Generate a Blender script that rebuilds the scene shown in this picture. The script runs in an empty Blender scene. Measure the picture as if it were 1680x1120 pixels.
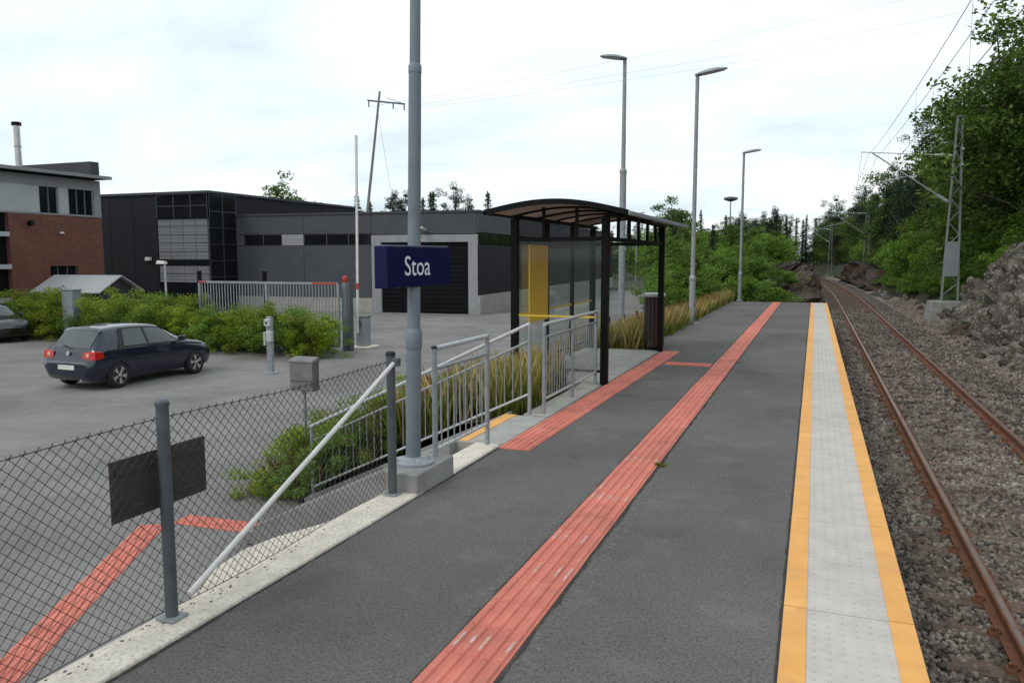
import bpy, bmesh, math, random
import numpy as np
from mathutils import Vector, Matrix, noise

random.seed(7)
rng = np.random.default_rng(7)
scn = bpy.context.scene
R = math.radians
# ------------------------------------------------------------------ camera
# photo 1680x1120; vanishing point of the platform at (1337, 423)
F, U0, V0, CH = 1280.0, 1337.0, 423.0, 1.83
PITCH = math.atan((560 - V0) / F)
YAW = math.atan((U0 - 840) / math.hypot(F, 560 - V0))
cam = bpy.data.cameras.new('camera')
cam.sensor_width = 36.0
cam.lens = F / 1680 * 36
cam.clip_start, cam.clip_end = 0.05, 3000
co = bpy.data.objects.new('camera', cam)
scn.collection.objects.link(co)
co.location = (0, 0, CH)
co.rotation_euler = (R(90) - PITCH, 0, YAW)
scn.camera = co
# ------------------------------------------------------------------ world: bright broken overcast
SUN_EL, SUN_ROT = 48.0, 215.0          # degrees; rotation clockwise from +Y
w = bpy.data.worlds.new('World'); scn.world = w; w.use_nodes = True
nt = w.node_tree; N = nt.nodes; L = nt.links
N.clear()
out = N.new('ShaderNodeOutputWorld'); bg = N.new('ShaderNodeBackground')
bg.inputs['Strength'].default_value = 0.1
sky = N.new('ShaderNodeTexSky'); sky.sky_type = 'NISHITA'; sky.sun_disc = False
sky.sun_elevation = R(SUN_EL); sky.sun_rotation = R(SUN_ROT)
sky.air_density = 1.0; sky.dust_density = 2.0; sky.ozone_density = 1.0
tc = N.new('ShaderNodeTexCoord')
sep = N.new('ShaderNodeSeparateXYZ'); L.new(tc.outputs['Generated'], sep.inputs[0])
ad = N.new('ShaderNodeMath'); ad.operation = 'ABSOLUTE'; L.new(sep.outputs[2], ad.inputs[0])
ad2 = N.new('ShaderNodeMath'); ad2.operation = 'ADD'; ad2.inputs[1].default_value = 0.16; L.new(ad.outputs[0], ad2.inputs[0])
dv = N.new('ShaderNodeVectorMath'); dv.operation = 'DIVIDE'
cmb = N.new('ShaderNodeCombineXYZ')
for i in range(3): L.new(ad2.outputs[0], cmb.inputs[i])
L.new(tc.outputs['Generated'], dv.inputs[0]); L.new(cmb.outputs[0], dv.inputs[1])
mp = N.new('ShaderNodeMapping'); mp.inputs['Rotation'].default_value = (0, 0, 0.5); mp.inputs['Scale'].default_value = (0.75, 1.25, 0.6); mp.inputs['Location'].default_value = (3.1, 1.7, 0)
L.new(dv.outputs[0], mp.inputs[0])
n1 = N.new('ShaderNodeTexNoise'); n1.inputs['Scale'].default_value = 0.9; n1.inputs['Detail'].default_value = 7; n1.inputs['Roughness'].default_value = 0.55; n1.inputs['Distortion'].default_value = 0.35
L.new(mp.outputs[0], n1.inputs['Vector'])
rp = N.new('ShaderNodeValToRGB')
rp.color_ramp.elements[0].position = 0.30; rp.color_ramp.elements[0].color = (7.2, 8.5, 9.4, 1)
rp.color_ramp.elements[1].position = 0.62; rp.color_ramp.elements[1].color = (11.8, 12.1, 12.2, 1)
e = rp.color_ramp.elements.new(0.46); e.color = (9.7, 10.9, 11.5, 1)
L.new(n1.outputs[0], rp.inputs[0])
mx = N.new('ShaderNodeMix'); mx.data_type = 'RGBA'; mx.inputs[0].default_value = 0.9
L.new(sky.outputs[0], mx.inputs[6]); L.new(rp.outputs[0], mx.inputs[7])
L.new(mx.outputs[2], bg.inputs['Color']); L.new(bg.outputs[0], out.inputs[0])
# ------------------------------------------------------------------ sun (soft, through cloud)
sd = bpy.data.lights.new('sun', 'SUN'); sd.energy = 0.8; sd.angle = R(14); sd.color = (1.0, 0.95, 0.88)
so = bpy.data.objects.new('sun', sd); scn.collection.objects.link(so)
so.rotation_euler = (R(90 - SUN_EL), 0, R(180 - SUN_ROT))
scn.view_settings.view_transform = 'Standard'; scn.view_settings.look = 'None'
scn.view_settings.exposure = 0.0; scn.view_settings.gamma = 1.0; scn.view_settings.use_curve_mapping = False
scn.cycles.max_bounces = 8; scn.cycles.transparent_max_bounces = 16

# ------------------------------------------------------------------ pixel helpers (a direction; the distance comes from a plane)
_fh = (-math.sin(YAW), math.cos(YAW)); _r = (math.cos(YAW), math.sin(YAW), 0)
_f = (_fh[0] * math.cos(PITCH), _fh[1] * math.cos(PITCH), -math.sin(PITCH))
_u = (_fh[0] * math.sin(PITCH), _fh[1] * math.sin(PITCH), math.cos(PITCH))
def P(u, v, x=None, y=None, z=None):
    a = (u - 840) / F; b = (560 - v) / F
    d = [_f[i] + a * _r[i] + b * _u[i] for i in range(3)]
    t = x / d[0] if x is not None else (y / d[1] if y is not None else (z - CH) / d[2])
    return Vector((t * d[0], t * d[1], CH + t * d[2]))

# ------------------------------------------------------------------ materials
MATS = {}
def mat(name, c1, c2=None, scale=6.0, rough=0.8, bump=0.0, bscale=None, metal=0.0, c3=None, big=0.0, space='POS', spec=0.5, detail=6.0, stretch=None, island=None):
    """two-tone noise material; c3 = fine speckle colour; big = strength of a large mottling; island = per-piece variation"""
    if name in MATS: return MATS[name]
    m = bpy.data.materials.new(name); m.use_nodes = True
    t = m.node_tree; n = t.nodes; l = t.links
    b = n['Principled BSDF']; b.inputs['Roughness'].default_value = rough; b.inputs['Metallic'].default_value = metal
    b.inputs['Specular IOR Level'].default_value = spec
    if space == 'POS':
        g = n.new('ShaderNodeNewGeometry'); src = g.outputs['Position']
    else:
        g = n.new('ShaderNodeTexCoord'); src = g.outputs['Object']
    if stretch:
        mm = n.new('ShaderNodeMapping'); mm.inputs['Scale'].default_value = stretch; l.new(src, mm.inputs[0]); src = mm.outputs[0]
    c2 = c2 or tuple(x * 0.82 for x in c1)
    nz = n.new('ShaderNodeTexNoise'); nz.inputs['Scale'].default_value = scale; nz.inputs['Detail'].default_value = detail; nz.inputs['Roughness'].default_value = 0.6
    l.new(src, nz.inputs['Vector'])
    rm = n.new('ShaderNodeValToRGB'); rm.color_ramp.elements[0].position = 0.34; rm.color_ramp.elements[1].position = 0.66
    rm.color_ramp.elements[0].color = (*c2, 1); rm.color_ramp.elements[1].color = (*c1, 1)
    l.new(nz.outputs[0], rm.inputs[0]); col = rm.outputs[0]
    if c3:
        n3 = n.new('ShaderNodeTexNoise'); n3.inputs['Scale'].default_value = (bscale or scale * 20); n3.inputs['Detail'].default_value = 2
        l.new(src, n3.inputs['Vector'])
        r3 = n.new('ShaderNodeValToRGB'); r3.color_ramp.elements[0].position = 0.52; r3.color_ramp.elements[1].position = 0.66
        r3.color_ramp.elements[0].color = (0, 0, 0, 1); r3.color_ramp.elements[1].color = (1, 1, 1, 1)
        l.new(n3.outputs[0], r3.inputs[0])
        m3 = n.new('ShaderNodeMix'); m3.data_type = 'RGBA'; l.new(r3.outputs[0], m3.inputs[0]); l.new(col, m3.inputs[6]); m3.inputs[7].default_value = (*c3, 1); col = m3.outputs[2]
    if big:
        nb = n.new('ShaderNodeTexNoise'); nb.inputs['Scale'].default_value = 0.45; nb.inputs['Detail'].default_value = 5; nb.inputs['Roughness'].default_value = 0.65
        l.new(src, nb.inputs['Vector'])
        mr = n.new('ShaderNodeMapRange'); mr.inputs[1].default_value = 0.3; mr.inputs[2].default_value = 0.7; mr.inputs[3].default_value = 1 - big; mr.inputs[4].default_value = 1 + big
        l.new(nb.outputs[0], mr.inputs[0])
        mu = n.new('ShaderNodeVectorMath'); mu.operation = 'SCALE'; l.new(col, mu.inputs[0]); l.new(mr.outputs[0], mu.inputs['Scale']); col = mu.outputs[0]
    if island:
        gi = n.new('ShaderNodeNewGeometry'); oi = n.new('ShaderNodeObjectInfo')
        mr = n.new('ShaderNodeMapRange'); mr.inputs[3].default_value = 1 - island; mr.inputs[4].default_value = 1 + island
        l.new(gi.outputs['Random Per Island'], mr.inputs[0])
        mr2 = n.new('ShaderNodeMapRange'); mr2.inputs[3].default_value = 1 - island * .5; mr2.inputs[4].default_value = 1 + island * .5
        l.new(oi.outputs['Random'], mr2.inputs[0])
        mm_ = n.new('ShaderNodeMath'); mm_.operation = 'MULTIPLY'; l.new(mr.outputs[0], mm_.inputs[0]); l.new(mr2.outputs[0], mm_.inputs[1])
        mu = n.new('ShaderNodeVectorMath'); mu.operation = 'SCALE'; l.new(col, mu.inputs[0]); l.new(mm_.outputs[0], mu.inputs['Scale']); col = mu.outputs[0]
    l.new(col, b.inputs['Base Color'])
    if bump:
        nb2 = n.new('ShaderNodeTexNoise'); nb2.inputs['Scale'].default_value = bscale or scale * 8; nb2.inputs['Detail'].default_value = 4
        l.new(src, nb2.inputs['Vector'])
        bp = n.new('ShaderNodeBump'); bp.inputs['Strength'].default_value = bump; bp.inputs['Distance'].default_value = 0.01
        l.new(nb2.outputs[0], bp.inputs['Height']); l.new(bp.outputs[0], b.inputs['Normal'])
    MATS[name] = m
    return m

def leaf_mat(name, ca, cb, cc, trans=0.35):
    if name in MATS: return MATS[name]
    m = bpy.data.materials.new(name); m.use_nodes = True
    t = m.node_tree; n = t.nodes; l = t.links
    b = n['Principled BSDF']; b.inputs['Roughness'].default_value = 0.55; b.inputs['Specular IOR Level'].default_value = 0.25
    g = n.new('ShaderNodeNewGeometry'); oi = n.new('ShaderNodeObjectInfo')
    rm = n.new('ShaderNodeValToRGB'); rm.color_ramp.elements[0].color = (*ca, 1); rm.color_ramp.elements[1].color = (*cc, 1)
    e = rm.color_ramp.elements.new(0.5); e.color = (*cb, 1)
    l.new(g.outputs['Random Per Island'], rm.inputs[0])
    nz = n.new('ShaderNodeTexNoise'); nz.inputs['Scale'].default_value = 0.7; nz.inputs['Detail'].default_value = 3
    l.new(g.outputs['Position'], nz.inputs['Vector'])
    mr = n.new('ShaderNodeMapRange'); mr.inputs[1].default_value = .3; mr.inputs[2].default_value = .7; mr.inputs[3].default_value = 0.65; mr.inputs[4].default_value = 1.35
    l.new(nz.outputs[0], mr.inputs[0])
    mr2 = n.new('ShaderNodeMapRange'); mr2.inputs[3].default_value = 0.75; mr2.inputs[4].default_value = 1.25
    l.new(oi.outputs['Random'], mr2.inputs[0])
    mm = n.new('ShaderNodeMath'); mm.operation = 'MULTIPLY'; l.new(mr.outputs[0], mm.inputs[0]); l.new(mr2.outputs[0], mm.inputs[1])
    mu = n.new('ShaderNodeVectorMath'); mu.operation = 'SCALE'; l.new(rm.outputs[0], mu.inputs[0]); l.new(mm.outputs[0], mu.inputs['Scale'])
    l.new(mu.outputs[0], b.inputs['Base Color'])
    tr = n.new('ShaderNodeBsdfTranslucent'); l.new(mu.outputs[0], tr.inputs['Color'])
    ms = n.new('ShaderNodeMixShader'); ms.inputs[0].default_value = trans
    l.new(b.outputs[0], ms.inputs[1]); l.new(tr.outputs[0], ms.inputs[2]); l.new(ms.outputs[0], n['Material Output'].inputs['Surface'])
    MATS[name] = m
    return m

def glass_mat(name, col, mixf, rough=0.05, bcol=None, bmix=0.0):
    """thin pane: transparent with a glossy reflection, tinted; bmix = share of dusty diffuse"""
    m = bpy.data.materials.new(name); m.use_nodes = True
    t = m.node_tree; n = t.nodes; l = t.links
    n.remove(n['Principled BSDF'])
    tr = n.new('ShaderNodeBsdfTransparent'); tr.inputs[0].default_value = (*col, 1)
    gl = n.new('ShaderNodeBsdfGlossy'); gl.inputs['Roughness'].default_value = rough
    lw = n.new('ShaderNodeLayerWeight'); lw.inputs[0].default_value = .5; pw = n.new('ShaderNodeMath'); pw.operation = 'POWER'; pw.inputs[1].default_value = 4.0; l.new(lw.outputs['Facing'], pw.inputs[0])
    fr = n.new('ShaderNodeMath'); fr.operation = 'MULTIPLY'; fr.inputs[1].default_value = .5; l.new(pw.outputs[0], fr.inputs[0])
    ad = n.new('ShaderNodeMath'); ad.operation = 'ADD'; ad.inputs[1].default_value = mixf; ad.use_clamp = True; l.new(fr.outputs[0], ad.inputs[0])
    ms = n.new('ShaderNodeMixShader'); l.new(ad.outputs[0], ms.inputs[0]); l.new(tr.outputs[0], ms.inputs[1]); l.new(gl.outputs[0], ms.inputs[2])
    o = ms.outputs[0]
    if bmix:
        df = n.new('ShaderNodeBsdfDiffuse'); df.inputs[0].default_value = (*bcol, 1)
        m2 = n.new('ShaderNodeMixShader'); m2.inputs[0].default_value = bmix; l.new(o, m2.inputs[1]); l.new(df.outputs[0], m2.inputs[2]); o = m2.outputs[0]
    l.new(o, n['Material Output'].inputs['Surface'])
    MATS[name] = m
    return m

def clad_mat(name, c, scale, axis='z', depth=0.5):
    """profiled metal cladding with fine horizontal ribs"""
    m = mat(name, c, tuple(x * .88 for x in c), 0.6, rough=0.6, metal=0.0, spec=0.12)
    t = m.node_tree; n = t.nodes; l = t.links
    g = n.new('ShaderNodeTexCoord'); wv = n.new('ShaderNodeTexWave'); wv.bands_direction = axis.upper(); wv.inputs['Scale'].default_value = scale
    l.new(g.outputs['Object'], wv.inputs['Vector'])
    bp = n.new('ShaderNodeBump'); bp.inputs['Strength'].default_value = depth; bp.inputs['Distance'].default_value = 0.02
    l.new(wv.outputs[1], bp.inputs['Height']); l.new(bp.outputs[0], n['Principled BSDF'].inputs['Normal'])
    return m

M = {}
M['asphalt_platform'] = mat('asphalt_platform', (0.172, 0.162, 0.152), (0.132, 0.125, 0.118), 48.0, rough=0.97, bump=0.8, bscale=75, c3=(0.085, 0.08, 0.077), big=0.30, spec=0.1)
M['asphalt_lot'] = mat('asphalt_lot', (0.235, 0.222, 0.212), (0.185, 0.176, 0.170), 14, rough=0.95, bump=0.5, bscale=60, c3=(0.29, 0.275, 0.26), big=0.2, spec=0.15)
M['concrete'] = mat('concrete', (0.40, 0.385, 0.35), (0.30, 0.29, 0.265), 4.0, rough=0.9, bump=0.4, bscale=60, big=0.12)
M['kerb_concrete'] = mat('kerb_concrete', (0.76, 0.69, 0.585), (0.60, 0.545, 0.465), 7.0, rough=0.92, bump=0.7, bscale=45, c3=(0.50, 0.45, 0.38), big=0.2)
M['grey_concrete'] = mat('grey_concrete', (0.30, 0.295, 0.28), (0.22, 0.215, 0.205), 3.0, rough=0.9, bump=0.4, bscale=50, big=0.15)
M['slab_white'] = mat('slab_white', (0.56, 0.515, 0.47), (0.49, 0.45, 0.415), 5.0, rough=0.85, bump=0.3, bscale=90, big=0.1, island=0.03)
M['slab_yellow'] = mat('slab_yellow', (0.84, 0.42, 0.115), (0.74, 0.36, 0.10), 5.0, rough=0.8, bump=0.3, bscale=90, big=0.07, island=0.03)
M['tile_red'] = mat('tile_red', (0.66, 0.205, 0.145), (0.56, 0.165, 0.12), 5.0, rough=0.85, bump=0.3, bscale=80, big=0.12, island=0.09)
M['tile_fleck'] = mat('tile_fleck', (0.72, 0.62, 0.58), (0.55, 0.22, 0.17), 26.0, rough=0.8)
M['patch_light'] = mat('patch_light', (0.26, 0.25, 0.235), (0.20, 0.195, 0.185), 9.0, rough=0.95, bump=0.6, bscale=90)
M['joint_dark'] = mat('joint_dark', (0.045, 0.042, 0.036), (0.03, 0.03, 0.026), 20.0, rough=0.95)
M['galv'] = mat('galv', (0.33, 0.345, 0.36), (0.24, 0.255, 0.27), 9.0, rough=0.55, metal=0.25, big=0.1)
M['galv_light'] = mat('galv_light', (0.52, 0.53, 0.54), (0.42, 0.43, 0.44), 9.0, rough=0.5, metal=0.2, big=0.08)
M['pole_grey'] = mat('pole_grey', (0.20, 0.235, 0.265), (0.165, 0.195, 0.22), 5.0, rough=0.5, metal=0.2, big=0.08)
M['post_dark'] = mat('post_dark', (0.105, 0.118, 0.13), (0.08, 0.09, 0.10), 8.0, rough=0.55, metal=0.2)
M['black_metal'] = mat('black_metal', (0.005, 0.005, 0.006), (0.004, 0.004, 0.004), 6.0, rough=0.5, spec=0.15)
M['wire_dark'] = mat('wire_dark', (0.05, 0.052, 0.052), (0.035, 0.036, 0.036), 12.0, rough=0.6, metal=0.3)
M['sign_blue'] = mat('sign_blue', (0.004, 0.005, 0.055), (0.0035, 0.004, 0.045), 4.0, rough=0.4, spec=0.2)
M['white_print'] = mat('white_print', (0.78, 0.79, 0.82), (0.74, 0.75, 0.78), 4.0, rough=0.5)
M['alu_edge'] = mat('alu_edge', (0.16, 0.17, 0.26), (0.13, 0.14, 0.22), 4.0, rough=0.4, metal=0.3)
M['plate_back'] = mat('plate_back', (0.085, 0.075, 0.07), (0.065, 0.058, 0.055), 5.0, rough=0.6, metal=0.2)
M['rail_rust'] = mat('rail_rust', (0.21, 0.080, 0.034), (0.12, 0.048, 0.025), 7.0, rough=0.85, bump=0.4, bscale=60, big=0.15)
M['rail_head'] = mat('rail_head', (0.24, 0.19, 0.16), (0.17, 0.12, 0.10), 4.0, rough=0.42, metal=0.6)
M['sleeper'] = mat('sleeper', (0.15, 0.10, 0.07), (0.095, 0.062, 0.043), 3.0, rough=0.9, bump=0.4, bscale=40, big=0.2, island=0.12)
M['ballast'] = mat('ballast', (0.205, 0.175, 0.147), (0.090, 0.064, 0.047), 2.2, rough=0.92, bump=0.3, bscale=50, island=0.7, big=0.25)
M['ballast_bed'] = mat('ballast_bed', (0.085, 0.066, 0.053), (0.03, 0.024, 0.02), 14.0, rough=0.95, bump=1.0, bscale=26, c3=(0.21, 0.18, 0.155), big=0.2)
M['gravel'] = mat('gravel', (0.23, 0.18, 0.15), (0.15, 0.115, 0.095), 6.0, rough=0.95, bump=1.0, bscale=18, c3=(0.30, 0.25, 0.215), big=0.2)
M['rock'] = mat('rock', (0.150, 0.134, 0.112), (0.042, 0.036, 0.029), 1.7, rough=0.95, bump=1.0, bscale=11, c3=(0.235, 0.215, 0.185), big=0.3, island=0.1)
M['rock_rust'] = mat('rock_rust', (0.085, 0.052, 0.034), (0.022, 0.018, 0.016), 1.3, rough=0.95, bump=1.0, bscale=11, c3=(0.10, 0.08, 0.066), big=0.35, island=0.12)
M['soil'] = mat('soil', (0.075, 0.062, 0.035), (0.045, 0.05, 0.022), 1.2, rough=0.98, bump=0.8, bscale=14, big=0.3)
M['forest_floor'] = mat('forest_floor', (0.035, 0.042, 0.016), (0.022, 0.026, 0.011), 0.8, rough=1.0, bump=0.8, bscale=10, big=0.3)
M['bark'] = mat('bark', (0.085, 0.07, 0.058), (0.045, 0.037, 0.03), 7.0, rough=0.95, bump=0.8, bscale=30, stretch=(1, 1, .25))
M['brick'] = None
M['clad_dark'] = clad_mat('clad_dark', (0.023, 0.022, 0.027), 2.2, depth=.25)
M['clad_grey'] = clad_mat('clad_grey', (0.086, 0.092, 0.103), 2.6, depth=.25)
M['clad_pale'] = clad_mat('clad_pale', (0.21, 0.215, 0.225), 1.5)
M['render_grey'] = mat('render_grey', (0.26, 0.26, 0.265), (0.225, 0.225, 0.23), 1.0, rough=0.8)
M['render_pale'] = mat('render_pale', (0.40, 0.42, 0.43), (0.35, 0.37, 0.38), 1.0, rough=0.7)
M['panel_pale'] = mat('panel_pale', (0.31, 0.31, 0.32), (0.27, 0.27, 0.28), 1.5, rough=0.6)
M['window_dark'] = mat('window_dark', (0.012, 0.014, 0.017), (0.008, 0.009, 0.011), 0.8, rough=0.08, spec=0.2)
M['door_black'] = clad_mat('door_black', (0.006, 0.006, 0.008), 1.2)
M['roof_dark'] = mat('roof_dark', (0.055, 0.058, 0.062), (0.04, 0.042, 0.046), 1.0, rough=0.7)
M['wood_dark'] = mat('wood_dark', (0.05, 0.047, 0.05), (0.035, 0.033, 0.035), 4.0, rough=0.85, stretch=(1, 1, .1))
M['roof_sheet'] = clad_mat('roof_sheet', (0.42, 0.42, 0.42), 3.5, axis='x', depth=0.8)
M['cabinet'] = mat('cabinet', (0.22, 0.25, 0.27), (0.19, 0.215, 0.235), 3.0, rough=0.6)
M['steel'] = mat('steel', (0.55, 0.55, 0.54), (0.42, 0.42, 0.41), 4.0, rough=0.3, metal=0.8)
M['red_paint'] = mat('red_paint', (0.50, 0.045, 0.03), (0.42, 0.04, 0.028), 5.0, rough=0.5)
M['orange_paint'] = mat('orange_paint', (0.75, 0.20, 0.05), (0.65, 0.17, 0.05), 5.0, rough=0.5)
M['white_paint'] = mat('white_paint', (0.72, 0.70, 0.67), (0.60, 0.58, 0.55), 6.0, rough=0.6)
M['lamp_lens'] = mat('lamp_lens', (0.55, 0.56, 0.56), (0.50, 0.51, 0.51), 6.0, rough=0.25)
M['yellow_board'] = mat('yellow_board', (0.92, 0.52, 0.008), (0.85, 0.47, 0.006), 2.0, rough=0.45)
M['yellow_line'] = mat('yellow_line', (0.72, 0.50, 0.04), (0.62, 0.42, 0.035), 2.0, rough=0.5)
M['poly_roof'] = leaf_mat('poly_roof', (0.36, 0.29, 0.25), (0.38, 0.31, 0.27), (0.40, 0.33, 0.29), 0.6)
M['bin_brown'] = mat('bin_brown', (0.052, 0.032, 0.03), (0.036, 0.024, 0.023), 5.0, rough=0.6)
M['bin_rust'] = mat('bin_rust', (0.10, 0.018, 0.016), (0.07, 0.014, 0.012), 5.0, rough=0.6)
M['mailbox'] = mat('mailbox', (0.20, 0.19, 0.18), (0.14, 0.135, 0.13), 5.0, rough=0.6, big=0.2)
M['insulator'] = mat('insulator', (0.42, 0.50, 0.47), (0.34, 0.42, 0.40), 8.0, rough=0.35)
M['mast'] = mat('mast', (0.27, 0.285, 0.28), (0.20, 0.215, 0.21), 6.0, rough=0.6, metal=0.2)
M['mast_panel'] = mat('mast_panel', (0.25, 0.275, 0.29), (0.215, 0.24, 0.25), 2.0, rough=0.6, metal=0.1)
M['car_blue'] = mat('car_blue', (0.004, 0.009, 0.026), (0.0035, 0.008, 0.023), 1.0, rough=0.3, spec=0.3)
M['car_black'] = mat('car_black', (0.007, 0.007, 0.008), (0.005, 0.005, 0.006), 1.0, rough=0.2, spec=0.6)
for k in ('car_blue', 'car_black'):
    b_ = M[k].node_tree.nodes['Principled BSDF']; b_.inputs['Coat Weight'].default_value = 1.0; b_.inputs['Coat Roughness'].default_value = 0.06
M['tyre'] = mat('tyre', (0.014, 0.014, 0.014), (0.010, 0.010, 0.010), 10.0, rough=0.85)
M['alloy'] = mat('alloy', (0.62, 0.62, 0.62), (0.52, 0.52, 0.52), 6.0, rough=0.35, metal=0.5)
M['tail_red'] = mat('tail_red', (0.55, 0.015, 0.010), (0.45, 0.012, 0.008), 14.0, rough=0.15)
M['tail_clear'] = mat('tail_clear', (0.85, 0.45, 0.35), (0.75, 0.35, 0.28), 14.0, rough=0.15)
M['head_clear'] = mat('head_clear', (0.6, 0.62, 0.64), (0.45, 0.47, 0.5), 14.0, rough=0.1)
M['plastic_black'] = mat('plastic_black', (0.016, 0.016, 0.017), (0.012, 0.012, 0.013), 9.0, rough=0.6)
M['car_glass'] = mat('car_glass', (0.045, 0.062, 0.062), (0.03, 0.042, 0.042), 1.4, rough=0.04, spec=0.9)
M['shelter_glass'] = glass_mat('shelter_glass', (0.95, 0.97, 0.96), 0.015, bcol=(0.35, 0.38, 0.37), bmix=0.02)
M['leaf_deep'] = leaf_mat('leaf_deep', (0.036, 0.075, 0.013), (0.085, 0.145, 0.024), (0.19, 0.26, 0.05), .45)
M['leaf_fresh'] = leaf_mat('leaf_fresh', (0.065, 0.135, 0.017), (0.13, 0.235, 0.028), (0.23, 0.34, 0.055), .42)
M['leaf_hedge'] = leaf_mat('leaf_hedge', (0.09, 0.14, 0.010), (0.19, 0.26, 0.02), (0.34, 0.40, 0.04))
M['needle'] = leaf_mat('needle', (0.012, 0.024, 0.010), (0.022, 0.042, 0.016), (0.04, 0.068, 0.024), 0.15)
M['grass_dry'] = leaf_mat('grass_dry', (0.25, 0.21, 0.07), (0.42, 0.33, 0.11), (0.60, 0.47, 0.19), 0.3)
M['grass_green'] = leaf_mat('grass_green', (0.085, 0.125, 0.018), (0.15, 0.19, 0.03), (0.26, 0.27, 0.05), 0.3)
M['weed_rust'] = leaf_mat('weed_rust', (0.10, 0.032, 0.014), (0.17, 0.06, 0.022), (0.26, 0.11, 0.035), 0.2)

def fade(m, scale, lo, hi):
    t = m.node_tree; n = t.nodes; l = t.links; g = n.new('ShaderNodeNewGeometry'); z = n.new('ShaderNodeTexNoise'); z.inputs['Scale'].default_value = scale; z.inputs['Detail'].default_value = 6; z.inputs['Roughness'].default_value = .7
    l.new(g.outputs['Position'], z.inputs['Vector']); r = n.new('ShaderNodeMapRange'); r.inputs[1].default_value = lo; r.inputs[2].default_value = hi; r.inputs[4].default_value = .75; l.new(z.outputs[0], r.inputs[0]); l.new(r.outputs[0], n['Principled BSDF'].inputs['Alpha'])
fade(M['patch_light'], 24.0, .40, .75); fade(M['joint_dark'], 9.0, .30, .5); fade(M['tile_fleck'], 30.0, .22, .46)
def wear(m, dark, light, s1, s2, amt, pit=0.0):
    t = m.node_tree; n = t.nodes; l = t.links; b = n['Principled BSDF']; src = b.inputs['Base Color'].links[0].from_socket; g = n.new('ShaderNodeNewGeometry')
    for c, sc, lo, hi, f in ((dark, s1, .50, .68, amt), (light, s2, .54, .74, amt), (dark, 26.0, .62, .70, pit)):
        if not f: continue
        z = n.new('ShaderNodeTexNoise'); z.inputs['Scale'].default_value = sc; z.inputs['Detail'].default_value = 7; z.inputs['Roughness'].default_value = .68; l.new(g.outputs['Position'], z.inputs['Vector'])
        r = n.new('ShaderNodeMapRange'); r.inputs[1].default_value = lo; r.inputs[2].default_value = hi; r.inputs[4].default_value = f; l.new(z.outputs[0], r.inputs[0])
        x = n.new('ShaderNodeMix'); x.data_type = 'RGBA'; l.new(r.outputs[0], x.inputs[0]); l.new(src, x.inputs[6]); x.inputs[7].default_value = (*c, 1); src = x.outputs[2]
    l.new(src, b.inputs['Base Color'])
wear(M['asphalt_platform'], (.075, .07, .066), (.24, .23, .215), .9, 1.7, .42, .55)
wear(M['asphalt_lot'], (.13, .122, .115), (.30, .285, .27), .35, .8, .42, .25)
wear(M['tile_red'], (.22, .10, .08), (.74, .36, .28), 2.2, 3.1, .38, .2)
wear(M['slab_white'], (.33, .30, .265), (.60, .56, .51), 2.6, 3.3, .32, .12)
wear(M['slab_yellow'], (.50, .29, .13), (.88, .55, .25), 2.3, 3.7, .32, .15)
wear(M['clad_grey'], (.065, .07, .078), (.11, .117, .13), .5, .9, .5)
wear(M['grey_concrete'], (.15, .145, .13), (.36, .35, .33), 1.4, 2.6, .4, .2)
def brick_mat():
    m = bpy.data.materials.new('brick_wall'); m.use_nodes = True
    t = m.node_tree; n = t.nodes; l = t.links; b = n['Principled BSDF']; b.inputs['Roughness'].default_value = 0.9
    g = n.new('ShaderNodeTexCoord'); mp = n.new('ShaderNodeMapping'); mp.inputs['Rotation'].default_value = (0, R(90), R(90))
    sx = n.new('ShaderNodeSeparateXYZ'); cx = n.new('ShaderNodeCombineXYZ'); l.new(g.outputs['Object'], sx.inputs[0])
    ad = n.new('ShaderNodeMath'); ad.operation = 'ADD'; l.new(sx.outputs[0], ad.inputs[0]); l.new(sx.outputs[1], ad.inputs[1])
    l.new(ad.outputs[0], cx.inputs[0]); l.new(sx.outputs[2], cx.inputs[1])
    br = n.new('ShaderNodeTexBrick'); br.inputs['Scale'].default_value = 1.0; br.inputs['Brick Width'].default_value = 0.24; br.inputs['Row Height'].default_value = 0.075; br.inputs['Mortar Size'].default_value = 0.009
    br.inputs['Color1'].default_value = (0.19, 0.058, 0.030, 1); br.inputs['Color2'].default_value = (0.12, 0.040, 0.024, 1); br.inputs['Mortar'].default_value = (0.12, 0.085, 0.07, 1)
    l.new(cx.outputs[0], br.inputs['Vector'])
    nz = n.new('ShaderNodeTexNoise'); nz.inputs['Scale'].default_value = 0.8; nz.inputs['Detail'].default_value = 5; l.new(g.outputs['Object'], nz.inputs['Vector'])
    mr = n.new('ShaderNodeMapRange'); mr.inputs[3].default_value = 0.6; mr.inputs[4].default_value = 1.4; l.new(nz.outputs[0], mr.inputs[0])
    mu = n.new('ShaderNodeVectorMath'); mu.operation = 'SCALE'; l.new(br.outputs[0], mu.inputs[0]); l.new(mr.outputs[0], mu.inputs['Scale']); l.new(mu.outputs[0], b.inputs['Base Color'])
    bp = n.new('ShaderNodeBump'); bp.inputs['Strength'].default_value = 0.6; bp.inputs['Distance'].default_value = 0.01; l.new(br.outputs[1], bp.inputs['Height']); bp.invert = True; l.new(bp.outputs[0], b.inputs['Normal'])
    return m
M['brick'] = brick_mat()

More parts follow.
